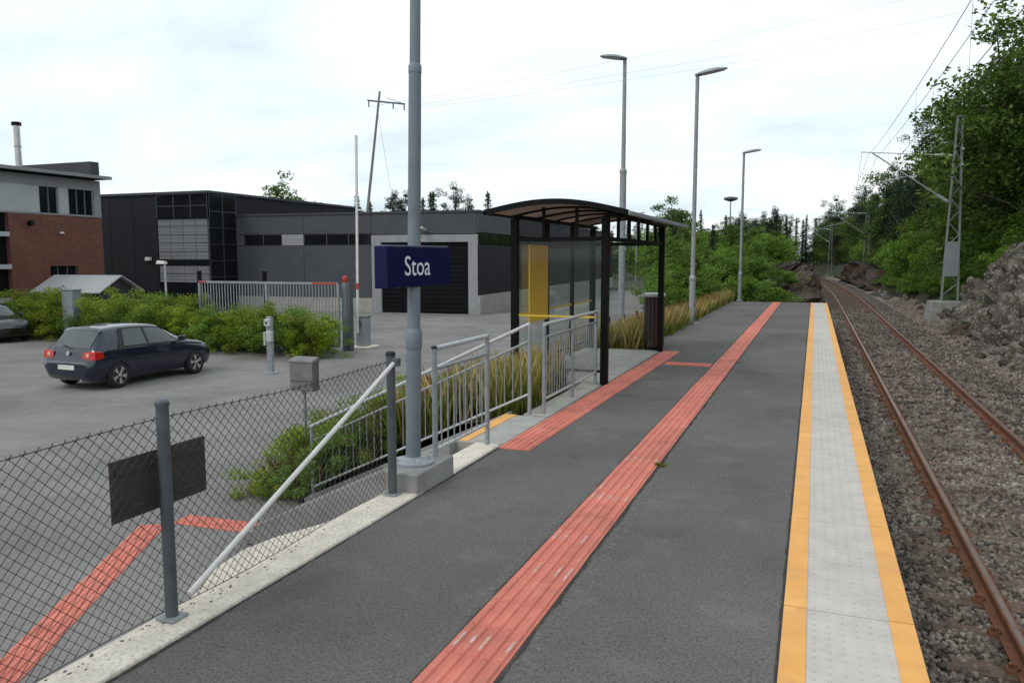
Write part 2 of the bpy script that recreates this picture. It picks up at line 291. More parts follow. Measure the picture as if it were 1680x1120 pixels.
# ------------------------------------------------------------------ mesh helpers
col = scn.collection
def link(o, parent=None):
    col.objects.link(o)
    if parent is not None: o.parent = parent
    return o
def tag(o, label=None, cat=None, group=None, kind=None):
    if label: o['label'] = label
    if cat: o['category'] = cat
    if group: o['group'] = group
    if kind: o['kind'] = kind
    return o
def empty(name, loc=(0, 0, 0), rz=0.0, label=None, cat=None, group=None):
    o = bpy.data.objects.new(name, None); o.empty_display_size = 0.1
    link(o); o.location = loc; o.rotation_euler = (0, 0, rz)
    return tag(o, label, cat, group)
def copy_tree(o, parent=None):
    c = o.copy(); col.objects.link(c); c.parent = parent
    for ch in list(o.children): copy_tree(ch, c)
    return c

class MB:
    def __init__(s): s.v = []; s.f = []
    def box(s, x0, x1, y0, y1, z0, z1):
        b = len(s.v)
        s.v += [(x0, y0, z0), (x1, y0, z0), (x1, y1, z0), (x0, y1, z0), (x0, y0, z1), (x1, y0, z1), (x1, y1, z1), (x0, y1, z1)]
        s.f += [tuple(b + i for i in q) for q in ((3, 2, 1, 0), (4, 5, 6, 7), (0, 1, 5, 4), (1, 2, 6, 5), (2, 3, 7, 6), (3, 0, 4, 7))]
        return s
    def cbox(s, c, d): return s.box(c[0] - d[0] / 2, c[0] + d[0] / 2, c[1] - d[1] / 2, c[1] + d[1] / 2, c[2] - d[2] / 2, c[2] + d[2] / 2)
    def hexa(s, p):   # 8 points, bottom 4 ccw then top 4
        b = len(s.v); s.v += [tuple(q) for q in p]
        s.f += [tuple(b + i for i in q) for q in ((3, 2, 1, 0), (4, 5, 6, 7), (0, 1, 5, 4), (1, 2, 6, 5), (2, 3, 7, 6), (3, 0, 4, 7))]
        return s
    def tube(s, pts, r, n=8, r2=None, cap=True):
        pts = [Vector(p) for p in pts]; b0 = len(s.v); m = len(pts)
        rs = r if isinstance(r, (list, tuple)) else [r + ((r2 if r2 is not None else r) - r) * i / max(1, m - 1) for i in range(m)]
        prev = None
        for i, p in enumerate(pts):
            d = (pts[min(i + 1, m - 1)] - pts[max(i - 1, 0)])
            if d.length < 1e-9: d = Vector((0, 0, 1))
            d.normalize()
            if prev is None:
                a = Vector((0, 0, 1)) if abs(d.z) < 0.9 else Vector((1, 0, 0)); x = d.cross(a).normalized()
            else:
                x = (prev - d * prev.dot(d)); x = x.normalized() if x.length > 1e-6 else d.orthogonal().normalized()
            prev = x; y = d.cross(x)
            for k in range(n):
                t = 2 * math.pi * (k + .5) / n
                s.v.append(tuple(p + (x * math.cos(t) + y * math.sin(t)) * rs[i]))
        for i in range(m - 1):
            for k in range(n):
                a = b0 + i * n + k; c = b0 + i * n + (k + 1) % n
                s.f.append((a, c, c + n, a + n))
        if cap:
            s.f.append(tuple(b0 + k for k in range(n))[::-1]); s.f.append(tuple(b0 + (m - 1) * n + k for k in range(n)))
        return s
    def bar(s, p, q, w, h):   # rectangular bar, w sideways, h along up
        p = Vector(p); q = Vector(q); d = (q - p).normalized()
        u = Vector((0, 0, 1)) if abs(d.z) < .95 else Vector((0, 1, 0))
        x = d.cross(u).normalized() * w / 2; y = x.cross(d).normalized() * h / 2
        return s.hexa([p - x - y, p + x - y, q + x - y, q - x - y, p - x + y, p + x + y, q + x + y, q - x + y])
    def prism(s, poly, z0, z1):
        b = len(s.v); n = len(poly)
        s.v += [(x, y, z0) for x, y in poly] + [(x, y, z1) for x, y in poly]
        s.f.append(tuple(b + i for i in range(n))[::-1]); s.f.append(tuple(b + n + i for i in range(n)))
        for i in range(n): s.f.append((b + i, b + (i + 1) % n, b + n + (i + 1) % n, b + n + i))
        return s
    def rev(s, prof, c=(0, 0, 0), n=20, axis='z'):   # (r, h) profile revolved
        b = len(s.v); m = len(prof)
        for r, h in prof:
            for k in range(n):
                t = 2 * math.pi * k / n; a, bb = r * math.cos(t), r * math.sin(t)
                s.v.append({'z': (c[0] + a, c[1] + bb, c[2] + h), 'y': (c[0] + a, c[1] + h, c[2] - bb), 'x': (c[0] + h, c[1] + a, c[2] + bb)}[axis])
        for i in range(m - 1):
            for k in range(n):
                p = b + i * n + k; q = b + i * n + (k + 1) % n
                s.f.append((p, q, q + n, p + n))
        s.f.append(tuple(b + k for k in range(n))[::-1]); s.f.append(tuple(b + (m - 1) * n + k for k in range(n)))
        return s
    def mesh(s, name, m, smooth=False):
        me = bpy.data.meshes.new(name); me.from_pydata(s.v, [], s.f); me.materials.append(m)
        bm = bmesh.new(); bm.from_mesh(me); bmesh.ops.recalc_face_normals(bm, faces=bm.faces); bm.to_mesh(me); bm.free()
        if smooth:
            me.polygons.foreach_set('use_smooth', [True] * len(me.polygons))
            try: me.set_sharp_from_angle(angle=R(38))
            except Exception: pass
        me.update()
        return me
    def build(s, name, m, parent=None, smooth=False, bevel=0.0, seg=2):
        me = s.mesh(name, m, smooth)
        o = link(bpy.data.objects.new(name, me), parent)
        if bevel:
            md = o.modifiers.new('bevel', 'BEVEL'); md.width = bevel; md.segments = seg; md.limit_method = 'ANGLE'; md.angle_limit = R(40)
        return o

def np_mesh(name, verts, faces_n, nper, m):
    """fast mesh from numpy: verts (V,3); faces flat int array with nper corners each"""
    me = bpy.data.meshes.new(name); nv = len(verts); nf = len(faces_n) // nper
    me.vertices.add(nv); me.vertices.foreach_set('co', np.asarray(verts, dtype=np.float32).ravel())
    me.loops.add(nf * nper); me.loops.foreach_set('vertex_index', np.asarray(faces_n, dtype=np.int32))
    me.polygons.add(nf); me.polygons.foreach_set('loop_start', np.arange(nf, dtype=np.int32) * nper)
    try: me.polygons.foreach_set('loop_total', np.full(nf, nper, dtype=np.int32))
    except Exception: pass
    me.materials.append(m); me.update(calc_edges=True); me.validate()
    return me
def grid_mesh(name, xs, ys, zf, m, smooth=True, xf=None):
    v = []; f = []
    nx, ny = len(xs), len(ys)
    for j, y in enumerate(ys):
        for i, x in enumerate(xs):
            xx = xf(x, y) if xf else x
            v.append((xx, y, zf(xx, y)))
    for j in range(ny - 1):
        for i in range(nx - 1):
            a = j * nx + i; f.append((a, a + 1, a + nx + 1, a + nx))
    me = bpy.data.meshes.new(name); me.from_pydata(v, [], f); me.materials.append(m)
    if smooth: me.polygons.foreach_set('use_smooth', [True] * len(me.polygons))
    me.update(); return me
def fbm(x, y, z=0.0, o=4): return noise.fractal(Vector((x, y, z)), 1.0, 2.0, o)
def lin(a, b, n): return [a + (b - a) * i / (n - 1) for i in range(n)]

# ================================================================== THE SETTING
LOT = -1.45                       # car park level; platform top is z = 0
RAIL = -0.85                      # top of rail
def tx(y): return 2.2 - max(0.0, y - 45.0) ** 2 / 2500.0
def sm(a, b, x):
    t = min(1.0, max(0.0, (x - a) / (b - a))); return t * t * (3 - 2 * t)

# far ground sheet
def gz(x, y):
    d = math.hypot(x + 10, y - 20)
    return -1.62 + 3.5 * sm(70, 260, d) * (0.6 + 0.5 * fbm(x * .01, y * .01))
gx = [-900, -500, -300, -200, -140, -100, -80, -60, -40, -20, 0, 20, 40, 60, 80, 100, 140, 200, 300, 500, 900]
gy = [-400, -200, -100, -50, 0, 20, 40, 60, 80, 100, 130, 170, 220, 300, 450, 700, 1200]
g = link(bpy.data.objects.new('ground', grid_mesh('ground', gx, gy, gz, M['forest_floor']))); tag(g, kind='structure')

# car park asphalt (flat sheet, edge towards the planted bank follows the kerb)
poly = [(-3.1, -6), (-3.1, 60), (-10, 78), (-70, 78), (-70, -6)]
me = bpy.data.meshes.new('car_park'); me.from_pydata([(x, y, LOT) for x, y in poly], [], [tuple(range(len(poly)))]); me.materials.append(M['asphalt_lot'])
cp = tag(link(bpy.data.objects.new('car_park', me)), kind='structure')

# planted bank between car park and platform
def wz(x, y):
    if y < 36:
        edge = -7.6 if y < 11 else (-7.6 + 1.2 * sm(11, 30, y))
        t = (-3.0 - x) / (-3.0 - edge)
        z = -0.10 - 1.40 * sm(0.05, 1.0, t)
        if y < 10.5: z -= 1.2 * sm(.45, 1.0, t) * sm(9.6, 8.5, y) * .35
        return z + 0.06 * fbm(x * 1.3, y * 1.3) * sm(1.0, .85, t) - .03 * sm(.9, 1, t)
    t = sm(36, 46, y)
    a = -0.10 - 1.42 * sm(0.05, 1.0, (-3.0 - x) / 3.6)
    b = -0.4 + 1.1 * sm(44, 70, y) + 0.35 * fbm(x * .3, y * .3)
    return a * (1 - t) + b * t
bk = tag(link(bpy.data.objects.new('bank', grid_mesh('bank', lin(-7.55, -2.9, 22), lin(8.52, 36, 100), wz, M['soil']))), kind='structure')
def nz_(x, y):
    c = tx(y)
    e = c - 2.0
    t = sm(e - 0.1, e - 1.6, x)
    k = sm(e - 9.4, e - 5.0, x)
    return (-1.15 + t * (1.15 + wz(x, max(y, 46)) * sm(34, 46, y) - 0.35 * (1 - sm(34, 46, y)))) * k + (1 - k) * -1.75
bn = tag(link(bpy.data.objects.new('bank_beyond_platform', grid_mesh('bank_beyond_platform', lin(-10, 0, 36), lin(36.0, 210, 88), lambda x, y: nz_(x, y), M['soil'], xf=lambda x, y: x + tx(y) - 2.0 + 0.2))), kind='structure')

# ---- platform: asphalt deck on a concrete body
pf = MB().box(-2.80, -0.085, -3, 34.2, -0.06, 0.0).build('platform', M['asphalt_platform']); tag(pf, kind='structure')
MB().box(-3.08, 0.46, -3, 34.25, -1.5, -0.0605).build('platform_wall', M['grey_concrete'], pf)
MB().box(-3.22, -2.802, 15.7, 34.2, -0.06, -0.003).build('platform_margin', M['asphalt_platform'], pf)
# concrete kerb carrying the fence, with the cast footing that bulges out near the second post
kerb = MB().prism([(-3.05, -3), (-2.79, -3), (-2.80, 2.0), (-2.785, 4.5), (-2.80, 6.93), (-3.06, 6.93), (-3.07, 5.0), (-3.08, 4.4), (-3.22, 4.05), (-3.27, 3.8), (-3.22, 3.5), (-3.10, 3.25), (-3.05, 3.1)], -1.44, 0.022)
kb = kerb.build('kerb', M['kerb_concrete'], pf, bevel=0.012)
MB().box(-3.12, -2.803, 8.45, 11.2, -0.5, 0.012).build('kerb', M['concrete'], pf, bevel=0.01)
ck = MB()
for i in range(70):
    y = random.choice([random.gauss(3.2, .35), random.gauss(4.0, .25), random.gauss(2.4, .3), random.uniform(1.5, 5)]); x = -3.0 + random.gauss(0, .025) + (.05 if random.random() < .3 else 0); r_ = random.uniform(.003, .008)
    ck.prism([(x + r_ * math.cos(a) * random.uniform(.6, 1.2), y + r_ * math.sin(a) * random.uniform(.8, 1.6)) for a in lin(0, 5.2, 6)], .0225, .0245)
tag(ck.build('lichen_spots', mat('lichen', (.12, .11, .09), (.06, .055, .045), 30, rough=.95), kb), kind='stuff')
# light mortar/repair seams beside the guide strip and a few asphalt scars
def ribbon(name, pts, w0, w1, z, m, parent, jit=0.0):
    v = []; f = []; n = len(pts)
    for i, (x, y) in enumerate(pts):
        j0 = random.uniform(-jit, jit); j1 = random.uniform(-jit, jit)
        v += [(x + w0 + j0, y, z), (x + w1 + j1, y, z)]
        if i: f.append((2 * i - 2, 2 * i - 1, 2 * i + 1, 2 * i))
    me = bpy.data.meshes.new(name); me.from_pydata(v, [], f); me.materials.append(m)
    return link(bpy.data.objects.new(name, me), parent)
ys_ = lin(1.5, 34, 240)
ribbon('repair_seam', [(-1.21, y) for y in ys_], 0.0, 0.07, 0.0035, M['patch_light'], pf, 0.012)
ribbon('repair_seam', [(-1.15, y) for y in ys_], 0.0, 0.05, 0.0030, M['patch_light'], pf, 0.02)
ribbon('repair_seam', [(-1.63, y) for y in ys_], 0.0, 0.04, 0.0030, M['patch_light'], pf, 0.012)
ribbon('joint', [(-1.225, y) for y in ys_], 0.0, 0.022, 0.0055, M['joint_dark'], pf, 0.009)
ribbon('joint', [(-1.565, y) for y in ys_], 0.0, 0.018, 0.0055, M['joint_dark'], pf, 0.005)
ribbon('joint', [(-0.10, y) for y in ys_], 0.0, 0.016, 0.0045, M['joint_dark'], pf, 0.004)
ribbon('joint', [(-2.795, y) for y in lin(-2, 6.9, 90)], -0.005, 0.02, 0.004, M['joint_dark'], pf, 0.008)

# ---- red guide strips made of ribbed tiles
def ribbed_tile(name, w, l, ribs=5):
    m = MB().box(-w / 2, w / 2, -l / 2 + .002, l / 2 - .002, -0.03, 0.008)
    for i in range(ribs):
        x = -w / 2 + (i + .5) * w / ribs; h = w / ribs * .30
        m.hexa([(x - h, -l / 2 + .004, .0079), (x + h, -l / 2 + .004, .0079), (x + h, l / 2 - .004, .0079), (x - h, l / 2 - .004, .0079),
                (x - h * .6, -l / 2 + .010, .0185), (x + h * .6, -l / 2 + .010, .0185), (x + h * .6, l / 2 - .010, .0185), (x - h * .6, l / 2 - .010, .0185)])
    return m.mesh(name, M['tile_red'])
tile_me = ribbed_tile('tile', 0.325, 0.30)
def fleck_mesh():
    m = MB()
    for i in range(5):
        x = -.1625 + (i + .5) * .065; a = random.uniform(-.10, -.04); b = random.uniform(0.02, .10)
        if random.random() < .2: continue
        m.box(x - .0075, x + .0075, a, b, .0180, .0192)
    return m.mesh('worn_paint', M['tile_fleck'])
flecks = [fleck_mesh() for _ in range(4)]
def tile_row(parent, p, q, me=tile_me, pitch=0.30, z=0.0, fl=()):
    p = Vector((*p, 0)); q = Vector((*q, 0)); d = q - p; n = max(1, round(d.length / pitch)); rz = math.atan2(d.y, d.x) - math.pi / 2
    for i in range(n):
        c = p + d * ((i + .5) / n)
        o = link(bpy.data.objects.new('tile', me), parent)
        o.location = (c.x + random.uniform(-.0015, .0015), c.y, z + random.uniform(-.0015, .001)); o.rotation_euler = (0, 0, rz + random.uniform(-.004, .004)); o.scale = (1, d.length / n / pitch, 1)
        if i in fl:
            k = link(bpy.data.objects.new('worn_paint', random.choice(flecks)), o); k.rotation_euler = (0, 0, random.choice([0, math.pi]))
gs = empty('guide_strip', (0, 0, 0)); tag(gs, kind='structure')
tile_row(gs, (-1.39, 1.6), (-1.39, 34.1), fl={5, 8, 10, 13, 14, 17, 22, 30})
gs2 = empty('guide_strip', (0, 0, 0)); tag(gs2, kind='structure')
tile_row(gs2, (-2.63, 6.85), (-2.56, 15.35), fl={7})
tile_row(gs2, (-2.37, 13.55), (-1.58, 13.55))
gs3 = empty('guide_strip', (0, 0, 0)); tag(gs3, kind='structure')
tile_row(gs3, (-4.75, 1.95), (-7.50, 7.12), z=LOT, fl={4, 5})
tile_row(gs3, (-7.35, 7.42), (-6.02, 7.48), z=LOT)

# ---- edge slabs: yellow bands either side of a studded white field
SL = 1.5
slab_me = MB().box(-0.083, 0.535, .004, SL - .004, -0.14, 0.004).mesh('edge_slab', M['slab_white'])
ya_me = MB().box(-0.082, 0.030, .006, SL - .006, 0.0, 0.009).mesh('yellow_band', M['slab_yellow'])
yb_me = MB().box(0.420, 0.533, .006, SL - .006, 0.0, 0.009).mesh('yellow_band', M['slab_yellow'])
def stud_field():
    vs = []; fs = []; b = 0
    for i in range(6):
        for j in range(22):
            x = 0.062 + i * 0.065; y = 0.035 + j * 0.068; r0, r1 = .0125, .008
            ring = [(math.cos(t * math.pi / 3), math.sin(t * math.pi / 3)) for t in range(6)]
            vs += [(x + r0 * c, y + r0 * s, .0035) for c, s in ring] + [(x + r1 * c, y + r1 * s, .0095) for c, s in ring]
            fs += [(b + k, b + (k + 1) % 6, b + 6 + (k + 1) % 6, b + 6 + k) for k in range(6)] + [tuple(b + 6 + k for k in range(6))]
            b += 12
    me = bpy.data.meshes.new('stud_field'); me.from_pydata(vs, [], fs); me.materials.append(M['slab_white']); return me
stud_me = stud_field()
for i in range(23):
    y = -0.30 + i * SL
    o = link(bpy.data.objects.new('edge_slab', slab_me), pf); o.location = (0, y, random.uniform(-.001, .001))
    link(bpy.data.objects.new('yellow_band', ya_me), o); link(bpy.data.objects.new('yellow_band', yb_me), o)
    s = link(bpy.data.objects.new('stud_field', stud_me), o); tag(s, kind='stuff')

wt = P(1078, 764, z=0)
tf = MB()
for i in range(26):
    a = random.uniform(0, 6.28); l_ = random.uniform(.03, .075); b = Vector((random.uniform(-.02, .02), random.uniform(-.03, .03), 0)); d = Vector((math.cos(a), math.sin(a), 0))
    tf.v += [tuple(b - d.orthogonal() * .003), tuple(b + Vector((.003, .003, 0))), tuple(b + d * l_ * .6 + Vector((0, 0, l_ * .5)) + Vector((.003, 0, 0))), tuple(b + d * l_ + Vector((0, 0, l_ * .35)))]
    tf.f.append(tuple(range(len(tf.v) - 4, len(tf.v))))
wo = tf.build('weed_tuft', M['grass_green']); wo.location = (-1.205, wt.y, .002); tag(wo, 'tiny weed tuft growing at the edge of the red guide strip', 'weed')

# ---- stairs down to the car park (perpendicular to the platform)
st = empty('staircase', (-3.0, 7.0, 0)); tag(st, 'grey concrete stairs from the car park up to the platform', 'stairs')
NS, RUN = 8, 0.335
RISE = -LOT / (NS + 1)
x0 = -0.32
MB().box(x0, 0.195, -0.02, 1.40, -1.44, 0.006).build('landing', M['concrete'], st, bevel=.01)
MB().box(x0 + .005, x0 + .14, -0.01, 1.39, 0.0062, 0.012).build('nosing_strip', M['slab_yellow'], st)
for i in range(NS):
    z1 = -(i + 1) * RISE
    o = MB().box(x0 - (i + 1) * RUN, x0 - i * RUN - .001, 0.0, 1.38, LOT + .01, z1).build('step', M['grey_concrete'], st, bevel=.008)
xb = x0 - NS * RUN
for y0, y1 in ((-.16, -.006), (1.401, 1.56)):
    xe = xb - .2 if y0 > 0 else xb + .25
    ze = LOT + (.12 if y0 > 0 else .30)
    p = [(x0 + .02, y0, LOT), (x0 + .02, y1, LOT), (xe, y1, LOT), (xe, y0, LOT), (x0 + .02, y0, .02), (x0 + .02, y1, .02), (xe, y1, ze), (xe, y0, ze)]
    MB().hexa(p).build('side_wall', M['grey_concrete'], st, bevel=.01)

# ---- trackbed, track
def bz(x, y):
    d = abs(x - tx(y))
    return -1.030 - 0.16 * sm(1.45, 2.4, d) + 0.012 * fbm(x * 6, y * 6)
tb = tag(link(bpy.data.objects.new('trackbed', grid_mesh('trackbed', lin(-1.85, 2.6, 30), lin(-2, 36, 150) + lin(37, 205, 90), lambda x, y: bz(x, y), M['ballast_bed'], xf=lambda x, y: x + tx(y)))), kind='structure')
def stones(name, n, ylo, yhi, s0, s1, seed, xlo=-1.7, xhi=2.6, m='ballast', zf=None, pw=1.0, xc=True):
    r = np.random.default_rng(seed)
    y = ylo + (yhi - ylo) * r.random(n) ** pw; x = r.uniform(xlo, xhi, n)
    keep = np.ones(n, bool)
    if xc:
        on = (np.abs(np.abs(x) - .735) < .075)
        ph = ((y - 2.4 + .3) % 0.6) - .3
        onsl = (np.abs(ph) < .115) & (np.abs(x) < 1.28)
        keep = ~on & ~(onsl & (r.random(n) < .60))
    x, y = x[keep], y[keep]; n = len(x)
    X = x + (np.array([tx(t) for t in y]) if xc else 0)
    Z = np.array([zf(a, b) if zf else bz(a, b) for a, b in zip(X, y)])
    s = r.uniform(s0, s1, n) * (1 + .5 * r.random(n) ** 3)
    base = np.array([[-1, -1, -1], [1, -1, -1], [1, 1, -1], [-1, 1, -1], [-1, -1, 1], [1, -1, 1], [1, 1, 1], [-1, 1, 1]], float)
    v = base[None] * (0.62 + .5 * r.random((n, 8, 3))) * np.array([1, .8, .62]) * .5
    q = r.normal(size=(n, 4)); q /= np.linalg.norm(q, axis=1, keepdims=True)
    a, b, c, d = q.T
    Rm = np.stack([np.stack([1 - 2 * (c * c + d * d), 2 * (b * c - a * d), 2 * (b * d + a * c)], -1), np.stack([2 * (b * c + a * d), 1 - 2 * (b * b + d * d), 2 * (c * d - a * b)], -1), np.stack([2 * (b * d - a * c), 2 * (c * d + a * b), 1 - 2 * (b * b + c * c)], -1)], 1)
    v = np.einsum('nij,nkj->nki', Rm, v) * s[:, None, None]
    v += np.stack([X, y, Z + s * .12], -1)[:, None, :]
    fq = np.array([3, 2, 1, 0, 4, 5, 6, 7, 0, 1, 5, 4, 1, 2, 6, 5, 2, 3, 7, 6, 3, 0, 4, 7])
    faces = (np.arange(n)[:, None] * 8 + fq[None]).ravel()
    return np_mesh(name, v.reshape(-1, 3), faces, 4, M[m])
bl = link(bpy.data.objects.new('ballast', stones('ballast', 38000, 3.8, 14, .030, .055, 1))); tag(bl, 'crushed stone ballast lying round the near sleepers and rails', 'ballast', kind='stuff')
bl2 = link(bpy.data.objects.new('ballast', stones('ballast', 21000, 14, 48, .05, .085, 2, pw=1.3))); tag(bl2, 'crushed stone ballast between the rails further along the track', 'ballast', kind='stuff')

tr = empty('railway_track', (2.2, 0, RAIL)); tag(tr, 'single railway track with rusty rails on sleepers in ballast', 'railway track')
tr.location = (0, 0, 0)
prof = [(-.070, -.150), (.070, -.150), (.070, -.140), (.012, -.122), (.010, -.045), (.035, -.034), (.036, -.006), (.028, 0), (-.028, 0), (-.036, -.006), (-.035, -.034), (-.010, -.045), (-.012, -.122), (-.070, -.140)]
rys = lin(-2, 44, 24) + lin(46, 200, 60)
def sweep(prof, off, closed=True):
    m = MB(); n = len(prof)
    for i, y in enumerate(rys):
        for a, b in prof: m.v.append((tx(y) + off + a, y, RAIL + b))
        if i:
            o = (i - 1) * n
            for k in range(n if closed else n - 1): m.f.append((o + k, o + (k + 1) % n, o + n + (k + 1) % n, o + n + k))
    return m
for s in (-1, 1):
    rl = sweep(prof, s * .735).build('rail', M['rail_rust'], tr)
    sweep([(-.020, .0006), (.018, .0006)], s * .735, False).build('running_surface', M['rail_head'], rl)
sl_me = MB().hexa([(-1.25, -.13, -.2), (1.25, -.13, -.2), (1.25, .13, -.2), (-1.25, .13, -.2), (-1.235, -.11, 0), (1.235, -.11, 0), (1.235, .11, 0), (-1.235, .11, 0)]).mesh('sleeper', M['sleeper'])
fm = MB()
for s in (-1, 1):
    for t in (-1, 1):
        x = s * .735 + t * .098
        fm.hexa([(x - .032, -.055, 0), (x + .032, -.055, 0), (x + .032, .055, 0), (x - .032, .055, 0), (x - .025, -.04, .03), (x + .025, -.04, .03), (x + .025, .04, .03), (x - .025, .04, .03)])
        fm.tube([(x, 0, .025), (x, 0, .062)], .016, 6)
        fm.tube([(x - t * .03, -.03, .03), (x - t * .045, -.03, .042), (x - t * .045, .03, .042), (x - t * .03, .03, .03)], .008, 5)
fast_me = fm.mesh('rail_fastening', M['rail_rust'])
for i in range(215):
    y = 2.4 + i * .6
    o = link(bpy.data.objects.new('sleeper', sl_me), tr); o.location = (tx(y), y + random.uniform(-.012, .012), RAIL - .155 - .006 + random.uniform(-.008, .004)); o.rotation_euler = (0, 0, (tx(y + .5) - tx(y - .5)) * -1 + random.uniform(-.006, .006))
    if y < 34: tag(link(bpy.data.objects.new('rail_fastening', fast_me), o), kind='stuff')

# ---- right-hand verge and hillside
def hz(x, y):
    d = x - tx(y)
    b = -1.17 + 0.10 * sm(2.4, 4, d)
    near = 1 - sm(34, 44, y)
    rock = (2.9 + .5 * fbm(y * .15, 3.3)) * sm(3.0 + .5 * fbm(y * .25, 1.1), 5.4, d) * near + (1.5 + .5 * fbm(y * .12, 7)) * sm(3.2, 6.0, d) * (1 - near)
    hill = 0.16 * max(0, d - 6) + 5.0 * sm(12, 60, d)
    return b + rock + hill + (0.10 * fbm(x * .8, y * .8) + .25 * fbm(x * .15, y * .15) * sm(4, 10, d))
hs = tag(link(bpy.data.objects.new('hillside', grid_mesh('hillside', lin(2.4, 6.5, 12) + lin(7.2, 80, 40), lin(-4, 60, 60) + lin(63, 220, 45), lambda x, y: hz(x, y), M['forest_floor'], xf=lambda x, y: x + tx(y)))), kind='structure')
gv = tag(link(bpy.data.objects.new('gravel_verge', grid_mesh('gravel_verge', lin(2.2, 3.6, 8), lin(-3, 60, 120) + lin(62, 190, 40), lambda x, y: hz(x, y) + .02 + .015 * fbm(x * 3, y * 3), M['gravel'], xf=lambda x, y: x + tx(y)))), kind='structure')
sv = link(bpy.data.objects.new('loose_stones', stones('loose_stones', 7000, 9, 60, .05, .13, 5, xlo=4.5, xhi=6.0, m='gravel', zf=lambda a, b: hz(a, b) + .03, pw=1.2, xc=False))); tag(sv, 'loose stones scattered on the gravel verge below the rocks', 'stones', kind='stuff')

# ---- blasted rock faces
def rock_sheet(name, ys, ss, base, nrm, amp, m, seed=0.0):
    """base(y, s) -> point on a slope; broken into angular blocks along nrm"""
    v = []; f = []; n = len(ss); nv = Vector(nrm).normalized()
    for y in ys:
        for s in ss:
            p = Vector(base(y, s))
            q = p + Vector((.35 * fbm(p.x * .9 + seed, p.y * .9, p.z), .35 * fbm(p.x * .9, p.y * .9 + 5 + seed, p.z), .2 * fbm(p.z, p.x, p.y + seed)))
            d, pts = noise.voronoi(Vector((q.x * .8, q.y * .62, q.z * 1.1 + seed)))
            blk = noise.cell(Vector((pts[0].x * 7.1, pts[0].y * 7.3, pts[0].z * 5.7)))
            d2, pts2 = noise.voronoi(Vector((q.x * 2.1 + 9, q.y * 1.7, q.z * 2.6 + seed)))
            blk2 = noise.cell(Vector((pts2[0].x * 9.1, pts2[0].y * 3.3, pts2[0].z * 6.7)))
            crack = -min(1, max(0, 1 - (d[1] - d[0]) * 6)) * .4 - min(1, max(0, 1 - (d2[1] - d2[0]) * 6)) * .12
            tilt = (q - pts[0] / .8).dot(Vector((blk, .5, -.4))) * .10
            v.append(p + nv * (amp * (.75 * blk + .28 * blk2 + crack + tilt) + .05 * fbm(p.x * 5, p.y * 5, p.z * 5)))
    for j in range(len(ys) - 1):
        for i in range(n - 1):
            a = j * n + i; f.append((a, a + 1, a + n + 1, a + n))
    me = bpy.data.meshes.new(name); me.from_pydata([tuple(p) for p in v], [], f); me.materials.append(M[m]); me.update()
    return link(bpy.data.objects.new(name, me))
rf = rock_sheet('rock_cutting', lin(8, 38, 330), lin(0, 1, 60), lambda y, s: (4.85 + .45 * fbm(y * .3, 2) + 4.2 * s ** 1.15, y, hz(4.85 + 4.2 * s ** 1.15, y) - .12 - .6 * (1 - sm(0, .14, s)) + .75 * sm(.15, .7, s) * (1 - sm(29, 38, y))), (-.75, -.1, .65), .7, 'rock')
tag(rf, 'long blasted rock face rising beside the track below the fence', 'rock face')
# rocks left of the track beyond the platform end
rl_ = rock_sheet('rock_outcrop', lin(40, 74, 150), lin(0, 1, 44), lambda y, s: (tx(y) - 2.25 - 4.4 * s + .3 * fbm(y * .3, 4), y, -1.1 + (1.75 + .5 * fbm(y * .2, 5)) * sm(0, .22, s) * sm(40, 46, y) * (1 - sm(66, 74, y)) - 1.5 * sm(.55, 1, s)), (.8, -.25, .5), .8, 'rock_rust')
tag(rl_, 'rusty brown rock outcrop beyond the far end of the platform', 'rock face')
rl2 = rock_sheet('rock_outcrop', lin(76, 112, 90), lin(0, 1, 30), lambda y, s: (tx(y) + 2.9 + 4.2 * s + .3 * fbm(y * .3, 14), y, -1.1 + (1.7 + .4 * fbm(y * .2, 15)) * sm(0, .3, s) * sm(76, 84, y) * (1 - sm(104, 112, y))), (-.8, -.25, .5), .7, 'rock_rust')
tag(rl2, 'dark far rock knob on the outer side of the bend in the rails', 'rock face')

def boulder_mesh(seed):
    r = random.Random(seed); bm = bmesh.new()
    for _ in range(17):
        p = Vector((r.gauss(0, 1), r.gauss(0, 1), r.gauss(0, 1))).normalized()
        bm.verts.new((p.x * r.uniform(.8, 1.1), p.y * r.uniform(.6, .9), p.z * r.uniform(.45, .75)))
    res = bmesh.ops.convex_hull(bm, input=bm.verts)
    bmesh.ops.delete(bm, geom=[e for e in res['geom_interior'] if isinstance(e, bmesh.types.BMVert)], context='VERTS')
    bmesh.ops.bevel(bm, geom=list(bm.edges), offset=.05, segments=1, affect='EDGES', profile=.5)
    me = bpy.data.meshes.new('boulder'); bm.to_mesh(me); bm.free(); me.materials.append(M['rock'] if seed % 3 else M['rock_rust']); return me
BO = [boulder_mesh(i) for i in range(9)]
def boulder(x, y, z, s, label, group):
    o = link(bpy.data.objects.new('boulder', random.choice(BO))); o.location = (x, y, z); o.scale = (s * random.uniform(.8, 1.3), s * random.uniform(.8, 1.3), s * random.uniform(.8, 1.2))
    o.rotation_euler = (random.uniform(-.4, .4), random.uniform(-.4, .4), random.uniform(0, 6.28)); tag(o, label, 'boulder', group); return o
rb = random.Random(3)
for i in range(110):
    y = 11 + 25 * rb.random(); d = rb.random()
    x = 4.6 + 2.3 * d + .3 * fbm(y, 9); s = rb.uniform(.12, .30) + .28 * d * rb.random()
    boulder(x, y, hz(x, y) + s * .2 + (.35 * d), s, 'angular grey boulder tumbled at the foot of the rock cutting', 'boulders below the rock cutting')
